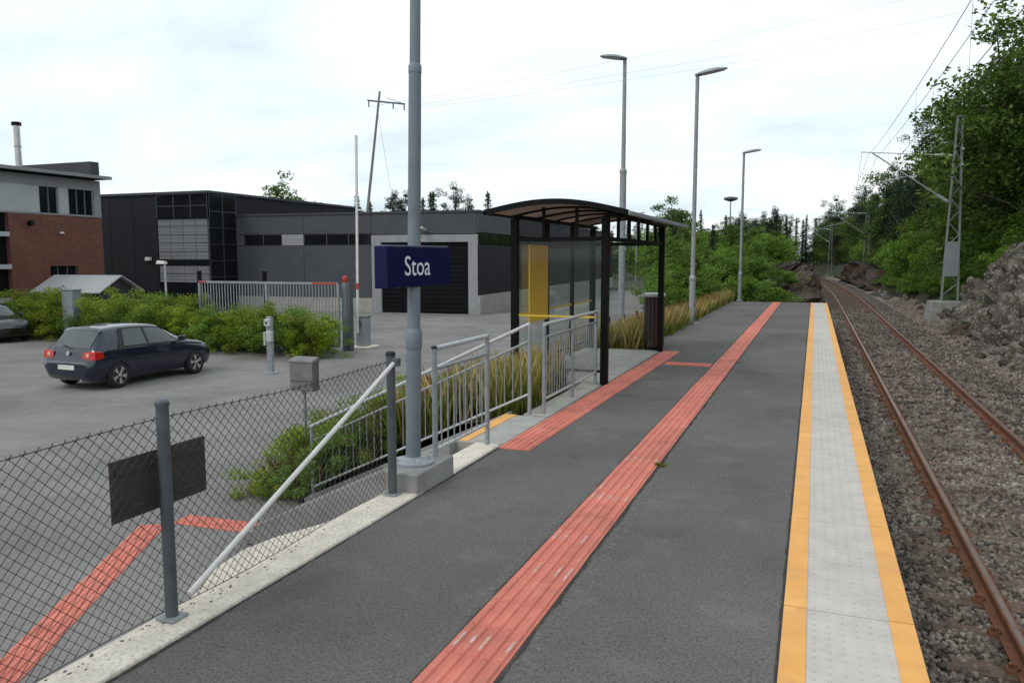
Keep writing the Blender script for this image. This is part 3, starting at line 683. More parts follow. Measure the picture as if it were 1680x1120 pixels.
for i in range(95):
    y = 9 + 28 * rb.random(); d = rb.random() ** .8; x = 4.9 + 4.0 * d; s = rb.uniform(.28, .62)
    boulder(x, y, hz(x, y) + .15 + .75 * sm(.15, .7, d) * (1 - sm(29, 38, y)), s, 'large angular block lodged on the face of the rock cutting', 'blocks on the rock cutting')
for i in range(26):
    y = 38 + 40 * rb.random(); x = tx(y) + 2.9 + 1.4 * rb.random(); s = rb.uniform(.2, .5)
    boulder(x, y, hz(x, y) + s * .2, s, 'grey boulder on the verge past the overhead line mast', 'boulders past the mast')
for i in range(16):
    y = 37 + 14 * rb.random(); x = -0.3 - 1.6 * rb.random(); s = rb.uniform(.18, .45)
    boulder(x, y, -1.0 + s * .3 + rb.random() * .4, s, 'reddish broken boulder just past the far platform end', 'boulders past the platform end')

# ================================================================== VEGETATION
def leaf_quads(c, sz, r, asp=.62, up=.35, droop=0.0):
    """c (n,3) centres, sz (n,) lengths -> verts, faces (diamond leaves bent a little)"""
    n = len(c); nr = r.normal(size=(n, 3)); nr[:, 2] = np.abs(nr[:, 2]) * (1 + up) + up; nr /= np.linalg.norm(nr, axis=1, keepdims=True)
    t = r.normal(size=(n, 3)); t[:, 2] -= droop; t -= nr * np.sum(t * nr, 1, keepdims=True); t /= np.linalg.norm(t, axis=1, keepdims=True)
    b = np.cross(nr, t); a = sz[:, None] * .5
    v = np.stack([c - t * a, c + b * a * asp + t * a * .05, c + t * a, c - b * a * asp + t * a * .05], 1)
    return v.reshape(-1, 3), np.arange(n * 4)
def crown_points(r, H, zlo, rx, nclump, nleaf, cr, shape=1.0, lop=.25):
    """clumps spread over an irregular ellipsoid, leaves on the clump shells"""
    cz = (H + zlo) / 2; hz_ = (H - zlo) / 2
    u = r.normal(size=(nclump, 3)); u /= np.linalg.norm(u, axis=1, keepdims=True)
    rad = r.random(nclump) ** .42
    lo = 1 + lop * np.sin(3 * np.arctan2(u[:, 1], u[:, 0]) + r.random() * 6) + lop * .8 * np.sin(5 * u[:, 2] + r.random() * 6)
    cc = u * rad[:, None] * lo[:, None] * np.array([rx, rx, hz_]) + np.array([0, 0, cz])
    taper = 1 - shape * .35 * np.clip((cc[:, 2] - cz) / hz_, -1, 1)
    cc[:, :2] *= taper[:, None]
    rr = cr * r.uniform(.6, 1.25, nclump)
    k = np.repeat(np.arange(nclump), nleaf); n = len(k)
    d = r.normal(size=(n, 3)); d /= np.linalg.norm(d, axis=1, keepdims=True); d[:, 2] *= .65
    p = cc[k] + d * (rr[k] * r.random(n) ** .45)[:, None]
    return p, cc
def limb_mesh(name, r, H, trunk_r, cc, zfork, nl):
    m = MB(); top = Vector((r.normal() * .15 * H * .1, r.normal() * .1, H * .82))
    pts = [Vector((0, 0, -.4)), Vector((r.normal() * .04 * H * .2, r.normal() * .05, zfork)), Vector((top.x * .6, top.y * .6, (zfork + top.z) / 2)), top]
    m.tube(pts, [trunk_r * 1.25, trunk_r * .9, trunk_r * .6, trunk_r * .18], 7)
    for i in r.choice(len(cc), size=min(nl, len(cc)), replace=False):
        e = Vector(cc[i]); f = min(.95, max(.0, (e.z * .62 - zfork) / max(.1, top.z - zfork)))
        a = Vector(pts[1]).lerp(top, f * .9); mid = a.lerp(e, .5) + Vector((0, 0, .08 * (e - a).length))
        m.tube([a, mid, e], [trunk_r * .42 * (1 - f * .5), trunk_r * .26, trunk_r * .08], 5, cap=False)
    return m.mesh(name, M['bark'], True)
def broadleaf(seed, H, zlo, rx, nclump, nleaf, cr, leaf, trunk_r, mname, nl=26, shape=1.0, lop=.25):
    r = np.random.default_rng(seed)
    p, cc = crown_points(r, H, zlo, rx, nclump, nleaf, cr, shape, lop)
    p = p[p[:, 2] > .05]
    v, f = leaf_quads(p, leaf * r.uniform(.65, 1.35, len(p)), r)
    return limb_mesh('trunk', r, H, trunk_r, cc, max(.15, zlo * .8), nl), np_mesh('crown', v, f, 4, M[mname])
def spruce(seed, H, rb_, mname='needle', gap=.42, dens=1.0):
    r = np.random.default_rng(seed); pts = []; m = MB()
    m.tube([(0, 0, -.4), (0, 0, H * .5), (r.normal() * .05, r.normal() * .05, H)], [H * .014 + .04, H * .009 + .02, .015], 7)
    z = H * .10; P_ = []; S_ = []
    while z < H - .15:
        Lb = rb_ * (1 - (z / H)) ** .8 * r.uniform(.8, 1.1) + .12; nb = r.integers(6, 9)
        for k in range(nb):
            a = 2 * math.pi * (k + r.random() * .8) / nb; L_ = Lb * r.uniform(.65, 1.1); zz = z + r.uniform(-.15, .15)
            ns = max(4, int(L_ * 11 * dens))
            for s in range(ns):
                t = (s + r.random()) / ns; ww = .28 * L_ * (1 - t) * .6 + .06
                side = r.uniform(-ww, ww)
                P_.append((math.cos(a) * t * L_ - math.sin(a) * side, math.sin(a) * t * L_ + math.cos(a) * side, zz - .38 * t * L_ * (.7 + .3 * t) + .16 * t ** 3 * L_ + r.normal() * .05)); S_.append(r.uniform(.16, .36) * (1.15 - .4 * t))
            if k % 2 == 0: m.tube([(0, 0, zz), (math.cos(a) * L_ * .8, math.sin(a) * L_ * .8, zz - .3 * L_)], [.03, .008], 4, cap=False)
        z += gap * r.uniform(.8, 1.2) * (.6 + .5 * (1 - z / H))
    v, f = leaf_quads(np.array(P_), np.array(S_), r, asp=.34, up=.15, droop=.8)
    return m.mesh('trunk', M['bark'], True), np_mesh('crown', v, f, 4, M[mname])
def pine(seed, H, rx):
    r = np.random.default_rng(seed)
    p, cc = crown_points(r, H, H * .35, rx, 46, 90, .62, .7, .35)
    v, f = leaf_quads(p, .24 * r.uniform(.7, 1.3, len(p)), r, asp=.3)
    return limb_mesh('trunk', r, H, .14, cc, H * .3, 20), np_mesh('crown', v, f, 4, M['needle'])

TREE = {
    'big0': broadleaf(11, 11.5, 1.6, 3.6, 150, 120, .95, .21, .20, 'leaf_deep', 40),
    'big1': broadleaf(12, 10.5, 1.2, 3.3, 140, 120, .90, .20, .18, 'leaf_deep', 40, .8, .35),
    'big2': broadleaf(13, 12.5, 2.2, 3.4, 150, 115, .95, .21, .20, 'leaf_deep', 40, 1.2, .3),
    'mid0': broadleaf(21, 6.0, .35, 2.2, 85, 110, .62, .17, .09, 'leaf_fresh', 22),
    'mid1': broadleaf(22, 5.2, .25, 2.0, 80, 110, .60, .16, .08, 'leaf_fresh', 22, .6, .4),
    'mid2': broadleaf(23, 6.6, .5, 1.9, 80, 110, .60, .17, .09, 'leaf_deep', 22, 1.2, .35),
    'shr0': broadleaf(31, 2.3, .05, 1.25, 60, 110, .36, .105, .035, 'leaf_fresh', 18, .5, .3),
    'shr1': broadleaf(32, 1.9, .05, 1.35, 60, 110, .36, .10, .035, 'leaf_fresh', 18, .3, .4),
    'hed0': broadleaf(41, 1.75, .02, 1.15, 80, 190, .30, .062, .03, 'leaf_hedge', 16, .2, .3),
    'hed1': broadleaf(42, 1.60, .02, 1.25, 80, 190, .30, .066, .03, 'leaf_fresh', 16, .3, .35),
    'hed2': broadleaf(43, 1.90, .02, 1.05, 80, 190, .26, .056, .03, 'leaf_hedge', 16, .4, .35),
    'spr0': spruce(51, 11.0, 2.4, dens=2.2), 'spr1': spruce(52, 9.0, 2.1, dens=2.2), 'spr2': spruce(53, 13.0, 2.6, dens=2.2),
    'pin0': pine(61, 10.0, 2.2), 'pin1': pine(62, 11.5, 2.0),
}
def plant(kind, name, x, y, z, s, label, cat, group, sz=None, rot=None):
    t, c = TREE[kind]
    o = empty(name, (x, y, z), random.uniform(0, 6.28) if rot is None else rot, label, cat, group); o.scale = (s, s, sz or s)
    link(bpy.data.objects.new('trunk' if cat == 'tree' else 'stem', t), o)
    link(bpy.data.objects.new('crown' if cat == 'tree' else 'foliage', c), o)
    return o
vr = random.Random(17)
for i in range(14):
    y = 14 + 20 * rb.random(); x = 5.6 + 2.4 * rb.random()
    plant(rb.choice(['shr0', 'shr1']), 'shrub', x, y, hz(x, y) + .35, rb.uniform(.16, .3), 'small green plant growing in a crack of the rock cutting', 'shrub', 'plants in the rock cutting')
# tall broadleaf trees on the right hillside above the rock cutting
G1 = 'broadleaf trees above the rock cutting'; L1 = 'tall dark green broadleaf tree above the rock cutting by the track'
for k, x, y, s in (('big0', 8.5, 45.0, 1.18), ('big1', 9.4, 41.0, .95), ('big1', 11.4, 36.0, .92), ('big2', 9.3, 48.5, 1.0), ('big1', 13.0, 32.0, .92), ('big2', 13.2, 38.5, 1.2), ('big0', 14.5, 28, 1.15), ('big1', 9.8, 54, .92), ('big0', 11.5, 50, 1.1), ('big1', 17.5, 36, 1.25), ('big0', 16.0, 44, 1.25), ('big2', 20.5, 40, 1.3), ('big0', 21.5, 31, 1.3), ('big1', 13.5, 57, 1.1), ('big0', 25, 48, 1.3), ('big2', 18, 26, 1.2), ('big1', 9.5, 60, .9)):
    plant(k, 'broadleaf_tree', x, y, hz(x, y) - .1, s, *(('tall dark broadleaf tree rising right behind the lattice mast', 'tree', 'broadleaf trees behind the mast') if 38 < y < 48 and x < 12 else (('tall broadleaf tree above the boulders and mesh fence', 'tree', 'broadleaf trees above the mesh fence') if y < 38 else (L1.replace('by the track', 'further along'), 'tree', G1))))
# understorey in front of them
G2 = 'young trees along the verge'; L2 = 'bushy bright green young tree at the edge of the track verge'
for i in range(28):
    y = 43 + i * 2.5 + vr.uniform(-1, 1); x = tx(y) + 4.9 + vr.uniform(-.2, 1.5) + (.6 if y < 50 else 0)
    plant(vr.choice(['mid0', 'mid1', 'mid0', 'mid2']), 'young_tree', x, y, hz(x, y) - .1, vr.uniform(.62, .95), *((L2, 'tree', G2) if y < 75 else ('leafy green tree at the verge close to the second mast', 'tree', 'verge trees by the second mast')))
for i in range(11):
    y = 31 + i * 2.4; x = 8.1 + vr.uniform(-.2, 1.4) + (.8 if y < 38 else 0)
    plant(vr.choice(['mid2', 'mid0', 'mid1']), 'young_tree', x, y, hz(x, y) - .1, vr.uniform(.5, .8), 'dark young tree rooted in the shade behind the lattice mast', 'tree', 'young trees behind the mast')
for i in range(30):
    y = 38.5 + i * 1.5 + vr.uniform(-.5, .5); x = tx(y) + 3.7 + vr.uniform(0, 1.5) + (1.6 if y < 44 else 0)
    plant(vr.choice(['shr0', 'shr1']), 'shrub', x, y, hz(x, y) - .12, vr.uniform(.45, .85), 'low green shrub on the verge slope below the young trees', 'shrub', 'shrubs on the verge slope')
# mixed wood further along the right side
for i in range(40):
    y = 58 + i * 3.3 + vr.uniform(-2, 2); x = tx(y) + 5.6 + vr.uniform(0, 4.5)
    k = vr.choice(['spr0', 'spr2', 'pin0', 'pin1', 'big1', 'mid2', 'spr1'])
    if k in ('big1', 'mid2'): plant(k, 'broadleaf_tree', x, y, hz(x, y) - .1, vr.uniform(.85, 1.1) if k == 'big1' else 1.3, 'broadleaf tree among conifers along the far track', 'tree', 'broadleaf trees along the far track')
    elif k[0] == 's': plant(k, 'spruce_tree', x, y, hz(x, y) - .1, vr.uniform(.75, 1.0), 'pointed dark spruce in the wood lining the far track', 'tree', 'spruces lining the far track')
    else: plant(k, 'pine_tree', x, y, hz(x, y) - .1, vr.uniform(.85, 1.1), 'rounded dark pine in the wood lining the far track', 'tree', 'pines lining the far track')
for x, y, k, s in ((7.6, 66, 'pin1', 1.0), (8.6, 60, 'pin0', 1.05), (6.8, 72, 'pin0', .95), (9.5, 70, 'pin1', 1.1), (7.0, 80, 'spr0', .85), (6.4, 86, 'spr1', .95), (5.8, 92, 'pin0', .8)):
    plant(k, 'pine_tree', x, y, hz(x, y), s, 'rounded dark pine in the wood lining the far track', 'tree', 'pines lining the far track')
for i in range(26):
    y = 55 + i * 5.5; x = tx(y) + 13 + vr.uniform(0, 14)
    k = vr.choice(['spr0', 'spr2', 'pin1', 'big0']); s = vr.uniform(.8, 1.1)
    nm, lb, gr = {'s': ('spruce_tree', 'pointed dark spruce in the wood lining the far track', 'spruces lining the far track'), 'p': ('pine_tree', 'rounded dark pine in the wood lining the far track', 'pines lining the far track'), 'b': ('broadleaf_tree', 'broadleaf tree among conifers along the far track', 'broadleaf trees along the far track')}[k[0]]
    plant(k, nm, x, y, hz(x, y), s, lb, 'tree', gr)
# wood closing the view where the track bends, and left of it
for i in range(46):
    y = 95 + vr.uniform(0, 95); x = tx(y) - 4.5 - vr.uniform(0, 34)
    k = vr.choice(['spr0', 'spr1', 'pin0', 'mid0', 'mid2']); s = vr.uniform(.6, .85) if k[0] != 'm' else vr.uniform(.9, 1.2)
    nm, lb, gr = {'s': ('spruce_tree', 'small spruce in the distant wood left of the bend', 'spruces left of the bend'), 'p': ('pine_tree', 'distant pine in the wood left of the bend', 'pines left of the bend'), 'm': ('young_tree', 'distant broadleaf tree in the wood left of the bend', 'broadleaf trees left of the bend')}[k[0]]
    plant(k, nm, x, y, -.2 if x > tx(y) - 9 else -1.3, s, lb, 'tree', gr)
for i in range(34):
    y = 80 + i * 2.0 + vr.uniform(-1, 1); x = tx(y) - 4.4 - vr.uniform(0, 6)
    k = vr.choice(['pin0', 'mid0', 'mid2', 'spr1', 'mid1', 'pin1'])
    plant(k, 'pine_tree' if k[0] == 'p' else ('spruce_tree' if k[0] == 's' else 'young_tree'), x, y, -.3, vr.uniform(.58, .74) if k[0] != 'm' else vr.uniform(.8, 1.05), {'p': 'dark pine standing behind the rusty rock outcrop', 's': 'narrow spruce standing behind the rusty rock outcrop', 'm': 'leafy tree standing behind the rusty rock outcrop'}[k[0]], 'tree', {'p': 'pines behind the outcrop', 's': 'spruces behind the outcrop', 'm': 'leafy trees behind the outcrop'}[k[0]])
for k, x, y, s in (('shr0', -3.4, 44.5, .85), ('shr1', -4.2, 47, 1.0), ('shr0', -2.4, 50, .7), ('shr1', -3.0, 54, .8), ('shr0', -1.6, 57, .6), ('shr1', -4.6, 43, .9), ('shr0', -2.0, 46, .5), ('shr1', -1.2, 43, .55), ('shr0', -2.9, 42, .8), ('shr1', -1.0, 49, .5), ('shr0', -3.8, 50, .8), ('shr1', -2.6, 58, .8), ('shr0', -.9, 61, .5)):
    plant(k, 'shrub', x, y, .25, s, 'shrub growing on the rusty rock outcrop', 'shrub', 'shrubs on the outcrop')
for i in range(36):
    y = 176 + vr.uniform(0, 34); x = -44 + i * 1.7 + vr.uniform(-1, 1)
    plant(vr.choice(['spr0', 'pin0', 'pin1', 'spr2']), 'conifer_tree', x, y, 0, vr.uniform(.8, 1.05), 'distant conifer closing the view behind the bend', 'tree', 'conifers behind the bend')
for i in range(30):
    y = 132 + i * 2.4; x = tx(y) + 4.2 + vr.uniform(0, 9)
    plant(vr.choice(['mid0', 'mid2', 'pin0', 'big1']), 'broadleaf_tree', x, y, hz(x, y) - .2, vr.uniform(.7, .95), 'far tree closing the view on the outer side of the bend', 'tree', 'far trees outside the bend')
for i in range(24):
    y = 150 + i * 2.2; x = tx(y) - 4.0 - vr.uniform(0, 7)
    plant(vr.choice(['mid0', 'mid2', 'pin1']), 'broadleaf_tree', x, y, -.8, vr.uniform(.8, 1.0), 'far tree closing the view on the inner side of the bend', 'tree', 'far trees inside the bend')
# bushes and young trees behind the shelter and lamp posts
G3 = 'young trees behind the platform lamps'; L3 = 'bushy green young tree growing behind the platform lamp posts'
for k, x, y, s in (('mid0', -4.7, 30.0, .52), ('mid1', -5.2, 33.8, .62), ('mid0', -5.7, 37.0, .66), ('mid2', -6.4, 40, .66), ('mid1', -5.6, 41, .66), ('mid0', -7.6, 45, .76), ('mid1', -5.4, 49, .62), ('mid0', -8.5, 52, .80), ('mid2', -8.0, 47.5, .80), ('mid1', -6.5, 57, .66), ('mid0', -9, 62, .82), ('mid2', -9.4, 55, .84), ('mid1', -5.4, 64, .55), ('mid0', -4.6, 27.2, .36), ('mid1', -11, 70, .9), ('mid0', -11, 64, .9), ('mid2', -7.5, 76, .68), ('mid0', -10, 84, .8), ('mid1', -7.0, 43, .72), ('mid0', -4.9, 45, .5), ('mid1', -4.2, 53, .5)):
    plant(k, 'young_tree', x, y, (LOT if x < -6.5 and y < 46 else wz(max(x, -7), y) - .1), s, *((L3, 'tree', G3) if y < 40 else ('green young tree in the thicket left of the rock outcrop', 'tree', 'thicket left of the outcrop')))
for x, y, s in ((-8.7, 47, .62), (-6.2, 52, .60), (-7.2, 44, .6)):
    plant('spr1', 'spruce_tree', x, y, LOT, s, 'thin young spruce poking above bushes behind the lamp posts', 'tree', 'young spruces behind the lamp posts')
for k, x, y, s in (('shr0', -2.6, 38.0, .8), ('shr1', -1.9, 37.4, .72), ('shr0', -3.4, 38.8, .78), ('shr1', -2.9, 40.5, .9), ('shr0', -4.5, 38.2, .7), ('shr1', -1.6, 39.5, .6)):
    plant(k, 'shrub', x, y, -.65, s, 'leafy green shrub at the far end of the platform', 'shrub', 'shrubs at the far platform end')
# hedge in front of the sliding gate and along the car park
def hedge_id(x):
    if x > -17.5: return 'leafy hedge bush at the end of the hedge by the gate post', 'hedge bush', 'hedge bushes by the gate post'
    if x > -22: return 'leafy hedge bush in front of the sliding gate bars', 'hedge bush', 'hedge bushes in front of the gate'
    if x > -26.6: return 'leafy hedge bush between the sliding gate and the electrical cabinet', 'hedge bush', 'hedge bushes between gate and cabinet'
    return 'leafy hedge bush beyond the electrical cabinet near the black car', 'hedge bush', 'hedge bushes beyond the cabinet'
n = 0
for i, t in enumerate(lin(0, 1, 15)):
    x = -15.3 - 16.5 * t; y = 21.5 + 1.9 * t + vr.uniform(-.15, .15)
    s = vr.uniform(.92, 1.08) * (.86 if x > -22.5 else 1)
    plant('hed%d' % (i % 3), 'hedge_bush', x, y, LOT, s, *hedge_id(x))
for i, t in enumerate(lin(0, 1, 12)):
    x = -16.2 - 14.5 * t; y = 22.6 + 1.6 * t + vr.uniform(-.2, .2)
    plant('hed%d' % ((i + 1) % 3), 'hedge_bush', x, y, LOT, vr.uniform(.9, 1.12) * (.82 if x > -22.5 else 1), *hedge_id(x))
# planted bed beside the stairs
for k, x, y, s in (('hed0', -6.4, 9.2, .55), ('hed1', -5.6, 9.0, .5), ('hed2', -6.9, 9.3, .5), ('hed0', -5.0, 9.2, .5), ('hed1', -6.2, 10.1, .55), ('shr1', -4.4, 9.5, .4), ('hed2', -5.3, 10.3, .5), ('shr0', -6.6, 8.75, .3), ('shr1', -4.0, 9.3, .34), ('hed0', -3.8, 10.0, .36), ('shr0', -4.6, 10.4, .36), ('hed1', -5.9, 8.75, .42), ('hed2', -5.2, 8.8, .38), ('hed0', -7.0, 8.7, .42)):
    plant(k, 'shrub', x, y, wz(x, y) - .05, s, 'low green shrub in the planted bed beside the stairs', 'shrub', 'shrubs in the bed beside the stairs')
# trees behind the industrial hall
for x, y, k, s in ((-64.5, 85, 'mid2', 1.95),):
    plant(k, 'broadleaf_tree', x, y, -1, s, 'lone rounded tree showing above the long hall roof', 'tree', None)
for i in range(17):
    x = -72 + i * 1.5 + vr.uniform(-.6, .6); y = 110 + vr.uniform(-5, 5)
    plant(vr.choice(['spr0', 'pin0', 'pin1']), 'conifer_tree', x, y, -.8, vr.uniform(1.06, 1.24), 'dark conifer top showing above the industrial hall roof', 'tree', 'conifers behind the hall')

# ---- grass (stuff)
def grass(name, regions, m, seed, label):
    """regions: (n, x0, x1, y0, y1, hmin, hmax, zfunc)"""
    r = np.random.default_rng(seed); V = []
    for n, x0, x1, y0, y1, h0, h1, zf in regions:
        x = r.uniform(x0, x1, n); y = r.uniform(y0, y1, n)
        keep = np.array([fbm(a * .9, b * .9, seed) > -.32 and not (10.75 < b < 15.5 and a > -4.42) and not (a > -3.3 and b < 11.3) for a, b in zip(x, y)]); x, y = x[keep], y[keep]; n = len(x)
        z = np.array([zf(a, b) for a, b in zip(x, y)]); h = r.uniform(h0, h1, n); a = r.uniform(0, 6.28, n); wd = .0022 + .0032 * r.random(n) * (1 + y / 16)
        lean = r.uniform(.05, .38, n) * h; b = r.uniform(0, 6.28, n)
        base = np.stack([x, y, z - .03], -1); side = np.stack([np.cos(a) * wd, np.sin(a) * wd, 0 * a], -1); dr = np.stack([np.cos(b) * lean, np.sin(b) * lean, 0 * b], -1)
        up = np.stack([0 * h, 0 * h, h], -1)
        V.append(np.stack([base - side, base + side, base + dr * .4 + up * .6 + side * .8, base + dr + up], 1).reshape(-1, 3))
    v = np.concatenate(V)
    o = link(bpy.data.objects.new(name, np_mesh(name, v, np.arange(len(v)), 4, M[m]))); tag(o, label, 'grass', kind='stuff')
wl = lambda x, y: wz(x, y)
grass('green_grass', [(24000, -7.3, -3.05, 8.6, 13.5, .15, .66, wl), (7000, -6.6, -3.1, 13.5, 24, .15, .45, wl), (5000, -6.6, -3.3, 24, 36, .15, .5, wl), (9000, -5.0, -3.26, 15.6, 35.8, .2, .55, wl)], 'grass_green', 5, 'green grass covering the bank between car park and platform')
grass('dry_grass', [(3400, -5.6, -3.12, 8.7, 11.5, .3, .85, wl), (9500, -6.4, -3.3, 15.4, 21, .35, .8, wl), (17000, -4.9, -3.28, 16.5, 35.5, .25, .72, wl), (6000, -6.6, -4.3, 11, 16, .3, .75, wl)], 'grass_dry', 6, 'tall straw-yellow grass on the bank behind railing and shelter')
grass('weeds', [(900, -7.2, -4.0, 8.6, 11, .4, .85, wl), (700, -4.6, -3.3, 16, 30, .5, .85, wl)], 'weed_rust', 8, 'rust-brown weed stalks standing among the grass of the bank')

# ================================================================== OBJECTS ON THE PLATFORM
# ---- chain link fence
FX = -2.96
fe = empty('chain_link_fence', (FX, 0.65, 0)); tag(fe, 'low wire mesh fence with a white diagonal brace along the kerb', 'fence')
def flocal(x, y, z): return (x - FX, y - .65, z)
for y, h, mname, rr in ((0.65, 1.08, 'post_dark', .03), (2.90, 1.11, 'post_dark', .031), (5.12, 1.10, 'post_dark', .034)):
    c = flocal(FX, y, 0)
    po = MB().tube([(c[0], c[1], -.02), (c[0], c[1], h)], rr, 14).build('post', M[mname], fe, True)
    MB().rev([(rr + .004, 0), (rr + .004, .02), (rr * .7, .032)], (c[0], c[1], h), 14).build('cap', M['plastic_black'] if y > 5 else M[mname], po, True)
    MB().cbox((c[0], c[1], .03), (.11, .11, .016)).build('base_plate', M['galv'], po, bevel=.003)
# bent diagonal wires woven into diamonds
fw = MB(); pit = .0615; y_a, y_b = .65, 5.10
ztop = lambda y: 1.045 - .020 * math.sin(math.pi * ((y - .65) % 2.24) / 2.24) ** 2
zbot = lambda y: .055 + .012 * math.sin(y * 3.1)
Hm = 1.0
for fam in (1, -1):
    k = -int(Hm / pit) - 1
    while k * pit < (y_b - y_a):
        ys = y_a + k * pit; pts = []
        steps = 17
        for i in range(steps + 1):
            t = i / steps; y = ys + fam * t * Hm * 1.0 if fam > 0 else ys + Hm * (1 - t)
            if y < y_a or y > y_b: continue
            zb, zt = zbot(y), ztop(y)
            pts.append(flocal(FX + fam * .0022 - .036 + .004 * math.sin(y * 2.3), y, zb + (zt - zb) * t + .003 * math.sin(y * 17 + t * 9)))
        if len(pts) > 1: fw.tube(pts, .0017, 4, cap=False)
        k += 1
tag(fw.build('wire_mesh', M['wire_dark'], fe), kind='stuff')
for nm, zf in (('line_wire', ztop), ('line_wire', zbot)):
    MB().tube([flocal(FX - .036, y, zf(y) - .004) for y in lin(y_a, y_b, 60)], .0024, 5).build(nm, M['wire_dark'], fe)
kn = MB(); y = y_a + .02
while y < y_b:
    zt = ztop(y); kn.tube([flocal(FX - .036, y - .008, zt - .01), flocal(FX - .036, y, zt + .012), flocal(FX - .034, y + .007, zt - .006)], .0022, 4); y += pit
tag(kn.build('wire_knuckles', M['wire_dark'], fe), kind='stuff')
MB().tube([flocal(FX + .035, 5.10, 1.04), flocal(FX + .0, 3.02, .10)], .0165, 10).build('brace', M['white_paint'], fe, True)
MB().cbox(flocal(FX + .03, 5.12, 1.05), (.09, .05, .06)).build('brace_clamp', M['post_dark'], fe, bevel=.006)
# notice board seen from behind, tied to the outside of the fence
nb = empty('notice_plate', (-3.035, 2.945, .73)); tag(nb, 'dark back of a rectangular notice plate hung on the wire mesh fence', 'sign')
MB().cbox((0, 0, 0), (.006, .615, .30)).build('plate', M['plate_back'], nb, bevel=.002)
for dz in (-.09, .09): MB().cbox((.009, 0, dz), (.010, .56, .022)).build('rail_bracket', M['plate_back'], nb)

# ---- lamp pole carrying the station name
blk = MB().box(-3.13, -2.79, 5.20, 5.86, -.02, .172).build('plinth_block', M['grey_concrete'], bevel=.015, seg=3); tag(blk, 'squat concrete block on the kerb under the station sign pole', 'concrete block')
def lamp_head(o, h, ang, L_=.74, wd=.24):
    c, s = math.cos(ang), math.sin(ang); m = MB(); n = 14
    for i in range(n):
        t = i / (n - 1); x = -.06 + t * L_; hw = wd / 2 * (math.sin(math.pi * min(1, .16 + t * .74)) ** .6) * (1 - .25 * max(0, t - .7) / .3); ht = .085 * math.sin(math.pi * (.12 + .80 * t)) ** .7; z0 = h + .02 + .10 * t - .02
        for k in range(10):
            a = math.pi * k / 9; y = hw * math.cos(a); z = z0 + ht * math.sin(a) * 1.15
            m.v.append((c * x - s * y, s * x + c * y, z))
        if i:
            b = (i - 1) * 10
            for k in range(9): m.f.append((b + k, b + k + 1, b + 11 + k, b + 10 + k))
            m.f.append((b + 9, b, b + 10, b + 19))
    m.f.append(tuple(range(10))); m.f.append(tuple((n - 1) * 10 + k for k in range(10)))
    hd = m.build('lamp_head', M['galv'], o, True)
    lens = MB()
    for i in range(n - 4):
        t = (i + 3) / (n - 1); x = -.06 + t * L_; hw = .8 * wd / 2 * (math.sin(math.pi * min(1, .16 + t * .74)) ** .6); z0 = h + .10 * t - .006
        for a, dz in ((-1, 0), (-.6, -.022), (.6, -.022), (1, 0)):
            lens.v.append((c * x - s * hw * a, s * x + c * hw * a, z0 + dz))
        if i:
            b = (i - 1) * 4
            for k in range(3): lens.f.append((b + k, b + k + 1, b + 5 + k, b + 4 + k))
    lens.build('lens', M['lamp_lens'], hd, True)
def lamp_post(x, y, z, h, ang, label, group=None, r0=.062, r1=.040, hcol=1.15, tilt=(0, 0), mid=None, L_=.74, wd=.24, name='lamp_post', flange=True):
    o = empty(name, (x, y, z), 0, label, 'lamp post', group); o.rotation_euler = (tilt[0], tilt[1], 0)
    if mid:
        MB().tube([(0, 0, 0), (0, 0, hcol)], r0, 18).build('lower_tube', M['pole_grey'], o, True)
        MB().rev([(r0 + .004, 0), (r0 + .007, .02), (r0 + .007, .13), (r0 - .004, .16)], (0, 0, hcol - .08), 18).build('collar', M['pole_grey'], o, True)
        MB().tube([(0, 0, hcol + .05), (0, 0, mid)], r0 * .86, 18, r2=r0 * .80).build('middle_tube', M['pole_grey'], o, True)
        MB().rev([(r0 * .84, 0), (r0 * .84, .05), (r1, .075)], (0, 0, mid - .03), 18).build('collar', M['pole_grey'], o, True)
        MB().tube([(0, 0, mid), (0, 0, h)], r1 * 1.05, 16, r2=r1 * .9).build('upper_tube', M['pole_grey'], o, True)
    else:
        MB().tube([(0, 0, 0), (0, 0, hcol)], r0, 16).build('lower_tube', M['galv'], o, True)
        MB().rev([(r0 + .003, 0), (r0 + .012, .03), (r0 + .012, .10), (r1, .17)], (0, 0, hcol - .05), 16).build('collar', M['galv'], o, True)
        MB().tube([(0, 0, hcol + .05), (0, 0, h)], r1 * 1.12, 16, r2=r1 * .9).build('upper_tube', M['galv'], o, True)
    if flange:
        fl = MB().rev([(.17, 0), (.17, .025), (.10, .03), (r0 + .004, .06)], (0, 0, 0), 18).build('flange', M['galv'], o, True)
        for k in range(4):
            a = math.pi / 4 + k * math.pi / 2
            MB().tube([(.135 * math.cos(a), .135 * math.sin(a), .02), (.135 * math.cos(a), .135 * math.sin(a), .055)], .014, 6).build('bolt', M['galv_light'], fl)
    c, s = math.cos(ang), math.sin(ang)
    MB().tube([(0, 0, h - .12), (0, 0, h + .01), (c * .10, s * .10, h + .03)], r1 * 1.0, 10).build('head_bracket', M['galv'], o, True)
    lamp_head(o, h, ang, L_, wd)
    return o
sp = lamp_post(-2.985, 5.50, .172, 6.7, R(0), 'tall grey pole on a concrete block carrying the blue Stoa sign', None, .061, .04, 1.02, (0, R(1.15)), 3.10, name='station_pole')
sg = empty('station_sign', (-2.955, 5.50, 1.76), R(80)); tag(sg, 'blue box sign reading Stoa fixed on the grey pole', 'sign')
sg.rotation_euler = (0, 0, R(80))
MB().box(-.385, .385, -.060, .060, -.155, .155).build('sign_box', M['sign_blue'], sg, bevel=.006)
MB().box(-.38, .38, -.056, .056, .1552, .166).build('edge_trim', M['alu_edge'], sg, bevel=.003)
